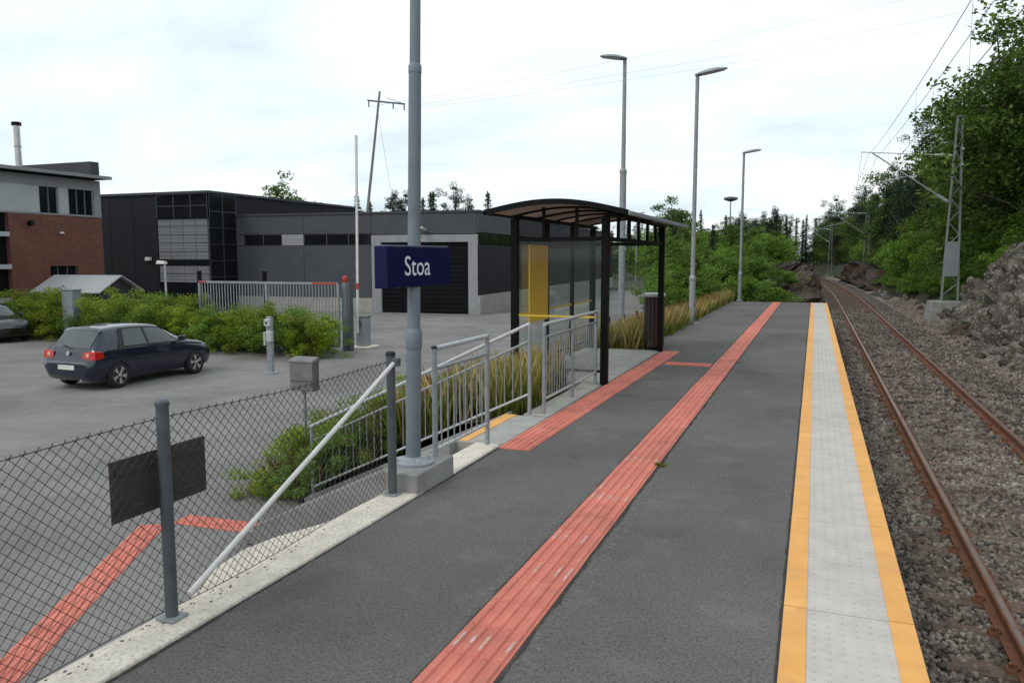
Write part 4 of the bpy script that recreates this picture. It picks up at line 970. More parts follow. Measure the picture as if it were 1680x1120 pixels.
MB().box(-.397, -.3855, -.063, .063, -.160, .160).build('end_cap', M['sign_blue'], sg, bevel=.004)
MB().box(.3855, .397, -.063, .063, -.160, .160).build('end_cap', M['sign_blue'], sg, bevel=.004)
def lettering(text, size, m, parent, loc, rot, xs=1.0, name='lettering', ext=0.0006):
    cu = bpy.data.curves.new('t', 'FONT'); cu.body = text; cu.size = size; cu.align_x = 'CENTER'; cu.align_y = 'CENTER'; cu.extrude = ext; cu.resolution_u = 4
    to = bpy.data.objects.new('t', cu); col.objects.link(to)
    dg = bpy.context.evaluated_depsgraph_get(); me = bpy.data.meshes.new_from_object(to.evaluated_get(dg)); me.name = name
    bpy.data.objects.remove(to); bpy.data.curves.remove(cu)
    me.materials.clear(); me.materials.append(m)
    o = link(bpy.data.objects.new(name, me), parent); o.location = loc; o.rotation_euler = rot; o.scale = (xs, 1, 1); return o
lettering('Stoa', .215, M['white_print'], sg, (-.03, -.0615, .0), (R(90), 0, 0), .86)
lettering('Stoa', .215, M['white_print'], sg, (.03, .0615, .0), (R(90), 0, R(180)), .86)

# ---- galvanised railings
def railing(name, p, q, h, label, posts, top=True, mid=.20, bot=.16, pitch=.115, r=.021, ext=(0, 0), group=None, pm='galv', plate=True):
    """p, q feet of the run (can slope); posts: fractions with a post"""
    p = Vector(p); q = Vector(q); o = empty(name, p, 0, label, 'railing', group); d = q - p; up = Vector((0, 0, 1))
    for t in posts:
        c = d * t
        MB().tube([c, c + up * (h - .012)], r * 1.12, 12).build('post', M[pm], o, True)
    e0 = d.normalized() * -ext[0]; e1 = d + d.normalized() * ext[1]
    MB().tube([e0 + up * h, e1 + up * h], r * 1.05, 12).build('handrail', M['galv_light'], o, True)
    MB().tube([up * (h - mid), d + up * (h - mid)], r * .72, 10).build('middle_rail', M['galv'], o, True)
    MB().tube([up * bot, d + up * bot], r * .72, 10).build('bottom_rail', M['galv_light'], o, True)
    n = max(1, int(d.length / pitch)); bme = MB().tube([(0, 0, bot), (0, 0, h - mid)], .0068, 6, cap=False).mesh('baluster', M['galv'])
    for i in range(1, n):
        t = i / n
        if any(abs(t - a) * d.length < .035 for a in posts): continue
        b = link(bpy.data.objects.new('baluster', bme), o); b.location = d * t
    return o
rB = railing('railing', (-2.915, 5.76, .022), (-2.915, 6.88, .022), 1.06, 'short steel railing between the sign pole and the stair head', (), mid=.17, bot=.205)
for y, z0 in ((0, .15), (1.12, 0)):
    MB().tube([(0, y, z0), (0, y, 1.06)], .0235, 12).build('post', M['galv'], rB, True)
    MB().rev([(.026, 0), (.026, .016), (.018, .024)], (0, y, 1.06), 12).build('cap', M['plastic_black'] if y == 0 else M['galv'], rB, True)
SX0, SX1 = -3.05, -6.10
rA = railing('stair_railing', (SX0, 8.47, .012), (SX1, 8.47, LOT + .02), 1.06, 'sloping steel railing along the concrete stairs beside the planted bed', (0, .53, 1.0), mid=.20, bot=.24, ext=(.0, .05))
rC = railing('railing', (-2.90, 8.55, .012), (-2.90, 10.86, .012), 1.05, 'level steel railing with thin bars from stair head to shelter', (0, .5, 1.0), mid=.15, bot=.17, pitch=.1)

# ---- waiting shelter
sh = empty('waiting_shelter', (-4.16, 10.9, 0)); tag(sh, 'black framed glass waiting shelter with a curved roof', 'shelter')
SXF, SYF = 1.38, 4.38          # local: rear x=0, front x=1.38 ; near y=0, far y=4.38
MB().box(-.14, 1.37, .06, 4.45, -.9, .009).build('floor_slab', M['concrete'], sh, bevel=.01)
for x, y in ((0, 0), (SXF, 0), (SXF, SYF), (0, SYF), (0, 1.5), (0, 2.95)):
    w_ = .052 if (x, y) in ((0, 0), (SXF, 0), (SXF, SYF), (0, SYF)) else .034
    MB().box(x - w_, x + w_, y - w_, y + w_, -.5 if x == 0 else .0, 2.40 if x == 0 else 2.42).build('post', M['black_metal'], sh, bevel=.006)
ZB = 2.10
MB().box(.053, SXF - .053, -.03, .03, ZB - .03, ZB + .03).build('beam', M['black_metal'], sh)
MB().box(-.03, .03, .053, 4.327, ZB - .03, ZB + .03).build('beam', M['black_metal'], sh)
MB().box(SXF - .03, SXF + .03, .053, 4.327, ZB - .03, ZB + .03).build('beam', M['black_metal'], sh)
MB().box(.053, SXF - .053, SYF - .03, SYF + .03, ZB - .03, ZB + .03).build('beam', M['black_metal'], sh)
MB().box(-.04, .04, .053, 4.6, 2.40, 2.46).build('eaves_beam', M['black_metal'], sh)
MB().box(SXF - .04, SXF + .04, .053, 4.6, 2.42, 2.47).build('eaves_beam', M['black_metal'], sh)
for y in (.75, 1.5, 2.2, 2.95, 3.7):
    MB().box(SXF - .022, SXF + .022, y - .022, y + .022, ZB + .03, 2.43).build('strut', M['black_metal'], sh)
for x in (.45, .95):
    MB().box(x - .02, x + .02, -.02, .02, ZB + .03, 2.56).build('strut', M['black_metal'], sh)
def arch(x):   # roof height over local x
    t = (x + .30) / 2.10; return 2.44 + .155 * math.sin(math.pi * min(1, max(0, t))) - .04 * t
xs_ = lin(-.30, 1.80, 25)
def arch_strip(y0, y1, th, z_off):
    m = MB()
    for i, x in enumerate(xs_):
        z = arch(x) + z_off
        m.v += [(x, y0, z), (x, y1, z), (x, y1, z + th), (x, y0, z + th)]
        if i:
            b = (i - 1) * 4
            for k in range(4): m.f.append((b + k, b + (k + 1) % 4, b + 4 + (k + 1) % 4, b + 4 + k))
    m.f.append((0, 1, 2, 3)); m.f.append(tuple(len(m.v) - 4 + k for k in range(4))); return m
bays = [-.42, .55, 1.52, 2.49, 3.46, 4.72]
for i in range(5): arch_strip(bays[i] + .022, bays[i + 1] - .022, .012, .03).build('roof_panel', M['poly_roof'], sh, True)
for i, y in enumerate(bays):
    arch_strip(y - (.03 if i in (0, 5) else .02), y + (.03 if i in (0, 5) else .02), .075 if i in (0, 5) else .06, 0).build('roof_rib', M['black_metal'], sh, True)
for x in (-.30, 1.80):
    z = arch(x); MB().box(x - .03, x + .03, -.45, 4.75, z + .004, z + .062).build('gutter', M['black_metal'] if x < 0 else M['galv'], sh, bevel=.01)
def pane(x0, x1, y0, y1, z0, z1): 
    return MB().box(x0, x1, y0, y1, z0, z1).build('glass_pane', M['shelter_glass'], sh)
for a, b in ((.055, 1.463), (1.537, 2.913), (2.987, 4.325)): pane(-.004, .004, a, b, .22, ZB - .032)
pane(.055, SXF - .055, -.004, .004, .22, ZB - .032)
pane(.055, .62, SYF - .004, SYF + .004, .22, ZB - .032)
MB().box(.056, SXF - .056, -.009, -.0045, .965, .995).build('marking_band', M['yellow_line'], sh)
for a, b in ((.056, 1.46), (1.54, 2.91), (2.99, 4.32)): MB().box(.0045, .009, a, b, .965, .995).build('marking_band', M['yellow_line'], sh)
MB().box(.056, SXF - .056, -.02, .02, .18, .215).build('bottom_beam', M['black_metal'], sh)
MB().box(-.02, .02, .053, 4.327, .18, .215).build('bottom_beam', M['black_metal'], sh)
tt = empty('timetable_board', (-4.10, 11.80, 1.43)); tag(tt, 'tall yellow timetable board inside the waiting shelter', 'board')
MB().box(-.012, .012, -.44, .44, -.60, .60).build('board', M['yellow_board'], tt, bevel=.004)
MB().box(.0125, .016, -.05, -.035, -.58, .58).build('fold_line', M['yellow_line'], tt)
# litter bin beside the shelter
bi = empty('litter_bin', (-2.99, 15.74, 0)); tag(bi, 'dark brown slatted litter bin standing beside the shelter post', 'bin')
bi.location.z = -.003
MB().rev([(.17, .02), (.175, .05), (.175, 1.05), (.16, 1.06)], (0, 0, 0), 20).build('liner', M['bin_brown'], bi, True)
slat = MB().box(.178, .20, -.032, .032, .06, 1.04).mesh('slat', M['bin_brown'])
slr = MB().box(.178, .20, -.032, .032, .06, 1.04).mesh('slat', M['bin_rust'])
for k in range(16):
    o = link(bpy.data.objects.new('slat', slr if k == 13 else slat), bi); o.rotation_euler = (0, 0, 2 * math.pi * k / 16)
MB().rev([(.215, 1.06), (.22, 1.075), (.22, 1.11), (.19, 1.13), (.13, 1.12)], (0, 0, 0), 24).build('rim', M['galv_light'], bi, True)
MB().rev([(.19, 0), (.19, .05)], (0, 0, 0), 20).build('foot', M['black_metal'], bi, True)

# ---- lamp posts
lamp_post(-3.18, 22.3, -.01, 6.78, R(-8), 'slim galvanised lamp post in dry grass, nearer the shelter', None, .085, .055, 1.25, L_=.86, wd=.30)
lamp_post(-3.10, 36.5, -.10, 6.52, R(-6), 'slim galvanised lamp post beyond the end of the platform', None, .085, .055, 1.2, L_=.80, wd=.28)
lamp_post(-5.60, 24.0, -1.15, 8.95, R(195), 'lamp post behind the shelter with its head over the car park', None, .10, .06, 5.6, L_=.80, wd=.42, flange=False)

# ================================================================== OVERHEAD LINE
def mast(y, label, detail=True):
    x = tx(y) + 3.75; zb = max(hz(x, y), -.35) if y < 60 else hz(x, y)
    if y < 60: zb = -.18
    o = empty('catenary_mast', (x, y, zb), 0, label, 'overhead line mast')
    H_ = 8.45; w0, w1 = .34, .10
    wf = lambda z: w0 + (w1 - w0) * z / H_
    for s in (-1, 1):
        for t in (-1, 1):
            m = MB(); p = [(s * wf(z), t * .12, z) for z in (0, H_)]
            m.bar(p[0], p[1], .06, .06); m.build('leg', M['mast'], o)
    z = .25; sgn = 1
    while z < H_ - .5:
        dz = .55 if z > 1 else .6
        for t in (-1, 1):
            MB().bar((-sgn * wf(z), t * .125, z), (sgn * wf(z + dz), t * .125, z + dz), .035, .02).build('brace', M['mast'], o)
        z += dz; sgn = -sgn
    MB().box(-w1 - .05, w1 + .05, -.16, .16, H_ - .05, H_).build('cap_plate', M['mast'], o)
    # cantilever reaching over the track
    d = tx(y) - x
    zt, zc, zm = 6.75 - (zb + .18), 4.75 - zb - .2, 6.30 - zb - .2
    top = Vector((d - .35, 0, zt + .28)); a0 = Vector((-.24, 0, zt - .05)); b0 = Vector((-.30, 0, zt - 2.15))
    MB().tube([a0, a0.lerp(top, .18)], .055, 10).build('insulator', M['insulator'], o, True)
    MB().tube([a0.lerp(top, .17), top], .022, 8).build('top_tube', M['galv_light'], o, True)
    MB().tube([b0, b0.lerp(Vector((d + .15, 0, zt + .20)), .14)], .075, 10).build('insulator', M['insulator'], o, True)
    e_ = Vector((d + .15, 0, zt + .22))
    for dd in (-.07, .07):
        MB().tube([b0.lerp(e_, .13) + Vector((0, dd, 0)), e_ + Vector((0, dd, 0))], .024, 8).build('strut_tube', M['galv_light'], o, True)
    n = 9
    for i in range(n):
        c = b0.lerp(e_, .18 + .78 * i / n); MB().tube([c + Vector((0, -.07, 0)), c + Vector((0.02, .07, .01))], .010, 5).build('lacing', M['galv_light'], o)
    q = b0.lerp(e_, .52)
    MB().tube([q, (d - .5, 0, zt - 1.42)], .020, 8).build('registration_tube', M['galv_light'], o, True)
    MB().tube([(d - .45, 0, zt - 1.42), (d - .45, 0, zt - 1.62), (d + .1, 0, zt - 1.72)], .013, 6).build('steady_arm', M['galv_light'], o, True)
    MB().tube([(d - .45, 0, zt - 1.4), (d - .3, 0, zt + .2)], .008, 5).build('drop_wire', M['wire_dark'], o)
    if detail:
        MB().box(-.285, .285, -.19, -.155, 1.15, 2.75).build('cover_panel', M['mast_panel'], o, bevel=.01)
        MB().box(-.30, .30, -.16, .16, -.02, .02).build('base_plate', M['mast'], o)
        for zz in (6.2, 6.9): MB().tube([(.16, -.1, zz), (.16, -.34, zz + .05)], .05, 10).build('insulator', M['insulator'], o, True)
    else:
        MB().box(-.5, .5, -.4, .4, -1.2, .05).build('foundation', M['grey_concrete'], o, bevel=.03)
    return o
m1 = mast(41.5, 'lattice overhead line mast on a concrete block beside the rocks')
fb = MB().hexa([(5.0, 40.3, -1.3), (7.0, 40.3, -1.3), (7.0, 42.4, -1.3), (5.0, 42.4, -1.3), (5.12, 40.42, -.185), (6.85, 40.42, -.185), (6.85, 42.3, -.185), (5.12, 42.3, -.185)]).build('mast_foundation', M['grey_concrete'], bevel=.03, seg=3); tag(fb, 'grey concrete block foundation under the lattice mast', 'concrete block')
mast(92, 'overhead line mast half hidden by trees before the bend', False)
mast(140, 'most distant overhead line mast at the bend of the track', False)
def catenary(y0, y1, off, zc, sag, n=14):
    return [(tx(y0 + (y1 - y0) * t) * 1 + off, y0 + (y1 - y0) * t, zc - 4 * sag * t * (1 - t)) for t in lin(0, 1, n)]
spans = [(-12, 41.5), (41.5, 92), (92, 140)]
for nm, off, zc, sag, rr, lb in (('contact_wire', 0, 4.78, .0, .007, 'lower contact wire hanging level above the middle of the track'), ('messenger_wire', 0, 6.72, .75, .007, 'upper sagging carrier wire with droppers above the track'), ('contact_wire', .42, 4.95, .0, .007, 'second contact wire running just outside the lower one'), ('messenger_wire', .38, 6.62, .60, .007, 'second sagging carrier wire beside the upper one')):
    pts = []
    for a, b in spans: pts += catenary(a, b, off, zc, sag)[(1 if pts else 0):]
    o = empty(nm, (0, 0, 0)); tag(o, lb, 'overhead wire')
    MB().tube(pts, rr, 5).build('wire', M['wire_dark'], o)
    if sag:
        for a, b in spans[:2]:
            for t in lin(.08, .92, 7):
                y = a + (b - a) * t; zt = zc - 4 * sag * t * (1 - t)
                MB().tube([(tx(y) + off, y, zt), (tx(y) + off * .9, y, 4.80 if off == 0 else 4.96)], .0035, 4).build('dropper', M['wire_dark'], o)
# mesh fence on top of the rocks
rfz = empty('security_fence', (7.4, 22, 1.6)); tag(rfz, 'dark wire mesh fence along the top of the rock cutting', 'fence')
rfz.location = (0, 0, 0)
fp = [(8.0, 20.0), (8.0, 23.0), (7.9, 26), (7.8, 29), (7.7, 32), (7.7, 35), (7.9, 38)]
fzs = [hz(x, y) + .55 * (1 - sm(30, 37, y)) for x, y in fp]
for (x, y), z in zip(fp, fzs): MB().tube([(x, y, z - .6), (x, y, z + 1.25)], .03, 8).build('post', M['post_dark'], rfz, True)
wmsh = MB()
for i in range(len(fp) - 1):
    a = Vector((*fp[i], fzs[i])); b = Vector((*fp[i + 1], fzs[i + 1])); up = Vector((0, 0, 1.2))
    n_ = 30
    for k in range(n_):
        t0, t1 = k / n_, min(1, (k + 12) / n_); hh = (t1 - t0) * n_ / 12
        wmsh.tube([a.lerp(b, t0), a.lerp(b, t1) + up * hh], .006, 3, cap=False); wmsh.tube([a.lerp(b, t0) + up, a.lerp(b, t1) + up * (1 - hh)], .006, 3, cap=False)
    wmsh.tube([a + up, b + up], .008, 4, cap=False)
tag(wmsh.build('wire_mesh', M['wire_dark'], rfz), kind='stuff')
# red marker board by the track
kp = P(1410, 422, y=75)
ms_ = empty('track_marker', (tx(70) + 3.2, 70, hz(tx(70) + 3.2, 70)), 0, 'small red marker board on a post beside the far track', 'marker')
MB().tube([(0, 0, -.2), (0, 0, 1.6)], .03, 6).build('post', M['post_dark'], ms_)
MB().box(-.16, .16, -.03, .0, 1.5, 1.95).build('board', M['bin_rust'], ms_, bevel=.02)

# ================================================================== CAR PARK THINGS
def gate():
    o = empty('sliding_gate', (-21.7, 23.35, LOT)); tag(o, 'galvanised sliding gate of upright bars behind the hedge', 'gate')
    W_, H_ = 6.15, 2.38
    for z in (.18, H_): MB().box(0, W_, -.035, .035, z - .04, z + .04).build('frame_rail', M['galv'], o)
    for x in (0, W_ * .5, W_): MB().box(x - .04, x + .04, -.034, .034, .22, H_ - .04).build('frame_stile', M['galv'], o)
    b = MB().box(-.014, .014, -.014, .014, .22, H_ - .041).mesh('bar', M['galv'])
    n = 46
    for i in range(1, n):
        c = link(bpy.data.objects.new('bar', b), o); c.location = (W_ * i / n, 0, 0)
    for x0_, x1_ in ((0, .35), (W_ - 1.05, W_ - .05)): MB().box(x0_, x1_, -.044, -.0355, H_ - .03, H_ + .035).build('reflector_strip', M['red_paint'], o)
    return o
gate()
gp = empty('gate_post', (-15.36, 23.62, LOT)); tag(gp, 'grey-green steel gate post with a red warning lamp on top', 'gate post')
MB().box(-.16, .02, -.11, .11, 0, 2.40).build('column', M['pole_grey'], gp, bevel=.01)
MB().box(.021, .17, -.12, .12, 0, 2.42).build('guide_channel', M['post_dark'], gp, bevel=.008)
MB().rev([(.07, 0), (.075, .05), (.095, .09), (.10, .16), (.07, .24), (.02, .26)], (-.07, 0, 2.40), 16).build('warning_lamp', M['red_paint'], gp, True)
for x, y in ((-19.0, 23.75), (-22.2, 23.9)):
    o = empty('guide_post', (x, y, LOT)); tag(o, 'black steel guide post standing behind the sliding gate', 'post', 'guide posts behind the gate')
    MB().box(-.06, .06, -.06, .06, 0, 2.75).build('column', M['black_metal'], o, bevel=.006); MB().box(-.075, .075, -.075, .075, 2.751, 2.78).build('cap', M['black_metal'], o)
# raised boom barrier
ba = empty('boom_barrier', (-15.36, 24.65, LOT)); tag(ba, 'boom barrier with its white boom raised upright beside the gate', 'barrier')
MB().box(-.42, .42, -.45, .45, 0, .07).build('footing', M['kerb_concrete'], ba, bevel=.02)
MB().box(-.19, .19, -.2, .2, .071, 1.12).build('housing', M['galv'], ba, bevel=.02)
MB().box(-.21, .21, -.22, .22, 1.121, 1.16).build('lid', M['post_dark'], ba, bevel=.01)
MB().tube([(-.05, -.25, .9), (-.05, -.14, .9)], .10, 14).build('pivot', M['post_dark'], ba, True)
bo = MB().bar((-.08, -.26, .55), (.02, -.26, 7.6), .085, .05).build('boom', M['white_paint'], ba, bevel=.006)
for z in (2.15,):
    MB().bar((-.08 + .1 * (z - .55) / 7.05, -.26, z), (-.08 + .1 * (z + .22 - .55) / 7.05, -.26, z + .22), .0885, .0545).build('red_band', M['red_paint'], bo)
# intercom / card reader post
ic = empty('intercom_post', (-14.40, 18.15, LOT)); tag(ic, 'silver card reader post with two boxes in front of the hedge', 'intercom')
MB().rev([(.22, 0), (.22, .03), (.08, .05)], (0, 0, 0), 18).build('flange', M['galv'], ic, True)
MB().box(-.085, .085, -.06, .06, .04, 1.62).build('column', M['galv'], ic, bevel=.012)
MB().box(-.02, .17, -.16, -.061, .92, 1.22).build('reader_box', M['galv_light'], ic, bevel=.015)
MB().box(-.16, -.087, -.10, .06, .80, 1.18).build('side_box', M['galv_light'], ic, bevel=.012)
MB().box(-.07, .12, -.17, -.061, 1.36, 1.56).build('camera_box', M['galv_light'], ic, bevel=.015)
MB().tube([(.02, -.172, 1.46), (.02, -.185, 1.46)], .035, 12).build('lens', M['plastic_black'], ic, True)
# mailbox-like box on a post
mb = empty('meter_box', (-6.88, 9.40, -1.25)); tag(mb, 'weathered grey metal box on a thin post beside the planted bed', 'box')
MB().tube([(0, 0, -.3), (0, 0, 1.2)], .026, 10).build('post', M['galv'], mb, True)
MB().box(-.20, .20, -.07, .10, 1.16, 1.58).build('case', M['mailbox'], mb, bevel=.012)
MB().hexa([(-.215, -.085, 1.581), (.215, -.085, 1.581), (.215, .115, 1.581), (-.215, .115, 1.581), (-.20, -.07, 1.61), (.20, -.07, 1.61), (.20, .10, 1.65), (-.20, .10, 1.65)]).build('lid', M['mailbox'], mb, bevel=.006)
MB().box(-.18, .18, -.076, -.0705, 1.30, 1.315).build('seam', M['post_dark'], mb)
# cable cabinet, bollard lamp, shed, orange marker
cb = empty('cable_cabinet', (-27.4, 22.55, LOT)); tag(cb, 'pale blue-grey electrical cabinet standing in the hedge', 'cabinet')
MB().box(-.30, .30, -.2, .2, 0, 2.0).build('case', M['cabinet'], cb, bevel=.015); MB().box(-.33, .33, -.23, .23, 2.001, 2.05).build('lid', M['cabinet'], cb, bevel=.01)
MB().box(-.27, .27, -.21, -.201, .15, 1.9).build('door', M['cabinet'], cb, bevel=.004)
bl_ = empty('yard_lamp', (-27.2, 27.2, LOT)); tag(bl_, 'thin pale pole with a small white lamp in the yard', 'lamp post')
MB().tube([(0, 0, 0), (0, 0, 3.05)], .045, 10).build('pole', M['galv_light'], bl_, True)
MB().hexa([(-.42, -.12, 3.0), (.06, -.12, 3.0), (.06, .12, 3.0), (-.42, .12, 3.0), (-.38, -.09, 3.16), (.05, -.09, 3.12), (.05, .09, 3.12), (-.38, .09, 3.16)]).build('lamp_head', M['white_paint'], bl_, bevel=.02)
mk = empty('marker_cone', (-17.6, 24.4, LOT)); tag(mk, 'small orange marker post behind the sliding gate', 'marker')
MB().box(-.2, .2, -.2, .2, 0, .05).build('base', M['orange_paint'], mk, bevel=.02); MB().rev([(.10, .05), (.06, .7), (.05, 1.25)], (0, 0, 0), 14).build('cone', M['orange_paint'], mk, True)
sd_ = empty('shed', (-32.4, 27.6, LOT)); tag(sd_, 'small dark shed with a pale corrugated roof behind the hedge', 'shed'); sd_.rotation_euler = (0, 0, R(8))
MB().box(-1.6, 1.6, -1.2, 1.2, 0, 1.75).build('wall', M['wood_dark'], sd_)
for s in (-1, 1):
    MB().hexa([(-1.9, 0, 2.42), (1.9, 0, 2.42), (1.9, s * 1.5, 1.66), (-1.9, s * 1.5, 1.66), (-1.9, 0, 2.47), (1.9, 0, 2.47), (1.9, s * 1.5, 1.71), (-1.9, s * 1.5, 1.71)]).build('roof_sheet', M['roof_sheet'], sd_)
for x in (-1.6, 1.52): MB().hexa([(x, -1.2, 1.75), (x + .08, -1.2, 1.75), (x + .08, 1.2, 1.75), (x, 1.2, 1.75), (x, -.02, 2.40), (x + .08, -.02, 2.40), (x + .08, .02, 2.40), (x, .02, 2.40)]).build('gable', M['wood_dark'], sd_)
wdf = empty('board_fence', (-29.8, 26.4, LOT)); tag(wdf, 'reddish-brown board fence beside the dark shed', 'fence')
bdm = MB().box(-.055, .055, -.012, .012, .05, 1.45).mesh('board', mat('wood_red', (.16, .085, .06), (.10, .06, .045), 3.0, rough=.85))
for i in range(24):
    o = link(bpy.data.objects.new('board', bdm), wdf); o.location = (i * .13, 0, random.uniform(-.01, .01))
for z in (.3, 1.2): MB().box(-.05, 3.05, .013, .05, z, z + .08).build('rail', M['wood_dark'], wdf)
# fence posts on the bank behind the shelter
bf = empty('bank_fence', (-6.1, 16, LOT)); tag(bf, 'row of thin black fence posts with wires behind the shelter', 'fence')
bf.location = (0, 0, 0)
pts_ = []
for i in range(9):
    x, y = -5.75 - .02 * i, 17.0 + i * 2.1; z = wz(x, y)
    MB().box(x - .035, x + .035, y - .035, y + .035, z - .2, z + 1.3).build('post', M['black_metal'], bf); pts_.append((x, y, z + 1.2))
for dz in (0, -.45, -.9): MB().tube([(x, y, z + dz) for x, y, z in pts_], .006, 4).build('wire', M['wire_dark'], bf)
# leaning power pole behind the hall and its three wires
def pv(u, v, y): return P(u, v, y=y)
pp = empty('power_pole', (0, 0, 0)); b_, t_ = pv(590, 492, 66), pv(623, 150, 66)
pp.location = (b_.x, b_.y, -1.0); tag(pp, 'tall leaning power pole with a crossarm behind the hall', 'power pole')
lo = lambda p: Vector(p) - Vector(pp.location)
MB().tube([lo((b_.x, b_.y, -1.2)), lo(t_)], [.17, .10], 10).build('pole', mat('old_wood', (.30, .285, .27), (.20, .19, .18), 3, rough=.9, stretch=(1, 1, .2)), pp, True)
a_, c_ = pv(603, 165, 66), pv(664, 171, 66)
MB().bar(lo(a_), lo(c_), .12, .14).build('crossarm', M['post_dark'], pp)
MB().bar(lo(pv(635, 161, 66)), lo(pv(664, 171, 66)), .05, .05).build('arm_brace', M['post_dark'], pp)
ends = []
for u, v in ((605, 166), (645, 169), (663, 171)):
    p = pv(u, v, 66); MB().tube([lo(p), lo(p) + Vector((0, 0, -.55))], .06, 8).build('insulator', M['post_dark'], pp, True); ends.append(p + Vector((0, 0, -.55)))
MB().tube([lo(pv(620, 185, 66)), lo((pv(666, 330, 66).x, 66, -1.2))], .012, 4).build('guy_wire', M['wire_dark'], pp)
for p, (u, v), lb in zip(ends, ((1700, -52), (1780, -20), (1800, 0)), ('uppermost', 'middle', 'lowest')):
    q = pv(u, v, 95); n_ = 30
    o = MB().tube([p.lerp(q, t) + Vector((0, 0, -1.6 * 4 * t * (1 - t) * .35)) for t in lin(0, 1, n_)], .011, 4).build('power_line', M['galv_light']); tag(o, lb + ' faint power line crossing the sky from the leaning pole', 'power line')
# flood light mast far behind the bushes
fp_ = P(1199, 326, y=120)
fl_ = empty('floodlight_mast', (fp_.x, 120, -.5)); tag(fl_, 'distant thin mast with a floodlight crown above the bushes', 'floodlight')
MB().tube([(0, 0, 0), (0, 0, fp_.z + .2)], [.16, .08], 8).build('pole', M['pole_grey'], fl_, True)
MB().rev([(.3, 0), (1.0, .25), (1.0, .55), (.2, .7)], (0, 0, fp_.z + .1), 14).build('crown', M['post_dark'], fl_, True)
for u, v, y in ((1045, 350, 95),):
    p = P(u, v, y=y); o = empty('street_lamp', (p.x, y, -1.0)); tag(o, 'distant street lamp with two arms behind the shelter roof', 'street lamp')
    MB().tube([(0, 0, 0), (0, 0, p.z + 1)], [.1, .06], 8).build('pole', M['galv'], o, True)
    for s in (-1, 1): MB().hexa([(s * .05, -.1, p.z + .95), (s * .95, -.12, p.z + 1.0), (s * .95, .12, p.z + 1.0), (s * .05, .1, p.z + .95), (s * .05, -.08, p.z + 1.05), (s * .9, -.1, p.z + 1.15), (s * .9, .1, p.z + 1.15), (s * .05, .08, p.z + 1.05)]).build('lamp_head', M['galv'], o)

# ================================================================== BUILDINGS
# ---- long grey hall with the vehicle door
hl = empty('industrial_hall', (-18.11, 41.58, LOT), R(4)); tag(hl, 'long low grey metal-clad hall with a large dark vehicle door', 'building')
HT = 5.98
MB().box(-16.9, -.12, .16, 46, 0, HT - .08).build('core_wall', M['clad_dark'], hl)
MB().box(-17, .06, -.06, 46.1, HT - .079, HT + .04).build('roof', M['roof_dark'], hl)
MB().box(-16.4, -6.86, -.02, .158, 0, .86).build('plinth', M['concrete'], hl)
def clad(x0, x1, z0, z1, m='clad_grey', nm='wall_panel'): return MB().box(x0 + .012, x1 - .012, 0, .158, z0 + .012, z1 - .012).build(nm, M[m], hl, bevel=.006)
for a, b in ((-16.4, -11.5), (-11.5, -6.86)):
    clad(a, b, .87, 4.02); clad(a, b, 4.74, 5.93)
for a, b in ((-6.86, -.12),): clad(a, b, 4.66, 5.93)
clad(-13.05, -11.5, 4.03, 4.73, 'panel_pale'); clad(-16.4, -15.82, 4.03, 4.73)
for a, b in ((-15.8, -14.4), (-14.4, -13.05), (-11.48, -9.9), (-9.9, -8.4), (-8.4, -6.9)):
    w_ = MB().box(a + .015, b - .015, .06, .157, 4.05, 4.72).build('window', M['window_dark'], hl)
    for z in (4.03, 4.70): MB().box(a, b, .03, .155, z, z + .03).build('window_frame', M['post_dark'], w_)
    MB().box(a - .02, a + .02, .03, .155, 4.062, 4.699).build('window_frame', M['post_dark'], w_)
# vehicle door surround
MB().box(-6.84, -6.22, -.05, .157, 0, 4.63).build('door_jamb', M['panel_pale'], hl, bevel=.01)
MB().box(-.64, -.06, -.05, .157, 0, 4.63).build('door_jamb', M['panel_pale'], hl, bevel=.01)
MB().box(-6.219, -.641, -.05, .157, 4.20, 4.63).build('door_lintel', M['panel_pale'], hl, bevel=.01)
pd = MB().box(-6.2, -4.92, .09, .157, .02, 4.19).build('side_door', M['door_black'], hl)
MB().box(-5.12, -5.06, .05, .089, 1.5, 1.72).build('handle', M['galv_light'], pd)
for i in range(7): MB().box(-4.90, -.66, .11, .157, .02 + i * .596, .605 + i * .596).build('door_section', M['door_black'], hl, bevel=.01)
wl_ = MB().hexa([(-3.6, -.62, 4.98), (-3.25, -.62, 4.98), (-3.2, -.1, 4.86), (-3.4, -.1, 4.86), (-3.6, -.60, 5.09), (-3.25, -.60, 5.09), (-3.2, -.1, 4.95), (-3.4, -.1, 4.95)]).build('wall_lamp', M['white_paint'], hl, bevel=.02)
MB().bar((-3.3, -.12, 4.9), (-2.9, 0, 4.75), .06, .06).build('wall_lamp_arm', M['post_dark'], hl)
# long side wall facing the railway
for i in range(7):
    y0 = .02 + i * 6.4
    MB().box(-.118, .0, y0, y0 + 6.36, 1.12, 4.02).build('wall_panel', M['clad_dark'], hl, bevel=.006)
    MB().box(-.118, .0, y0, y0 + 6.36, 4.76, 5.93).build('wall_panel', M['clad_grey'] if i == 0 else M['clad_dark'], hl, bevel=.006)
    for k in range(3):
        MB().box(-.118, -.05, y0 + .05 + k * 2.12, y0 + 2.07 + k * 2.12, 4.04, 4.74).build('window', M['window_dark'], hl)
MB().box(-.117, .10, -.04, 45, 0, 1.10).build('plinth', M['concrete'], hl, bevel=.01)
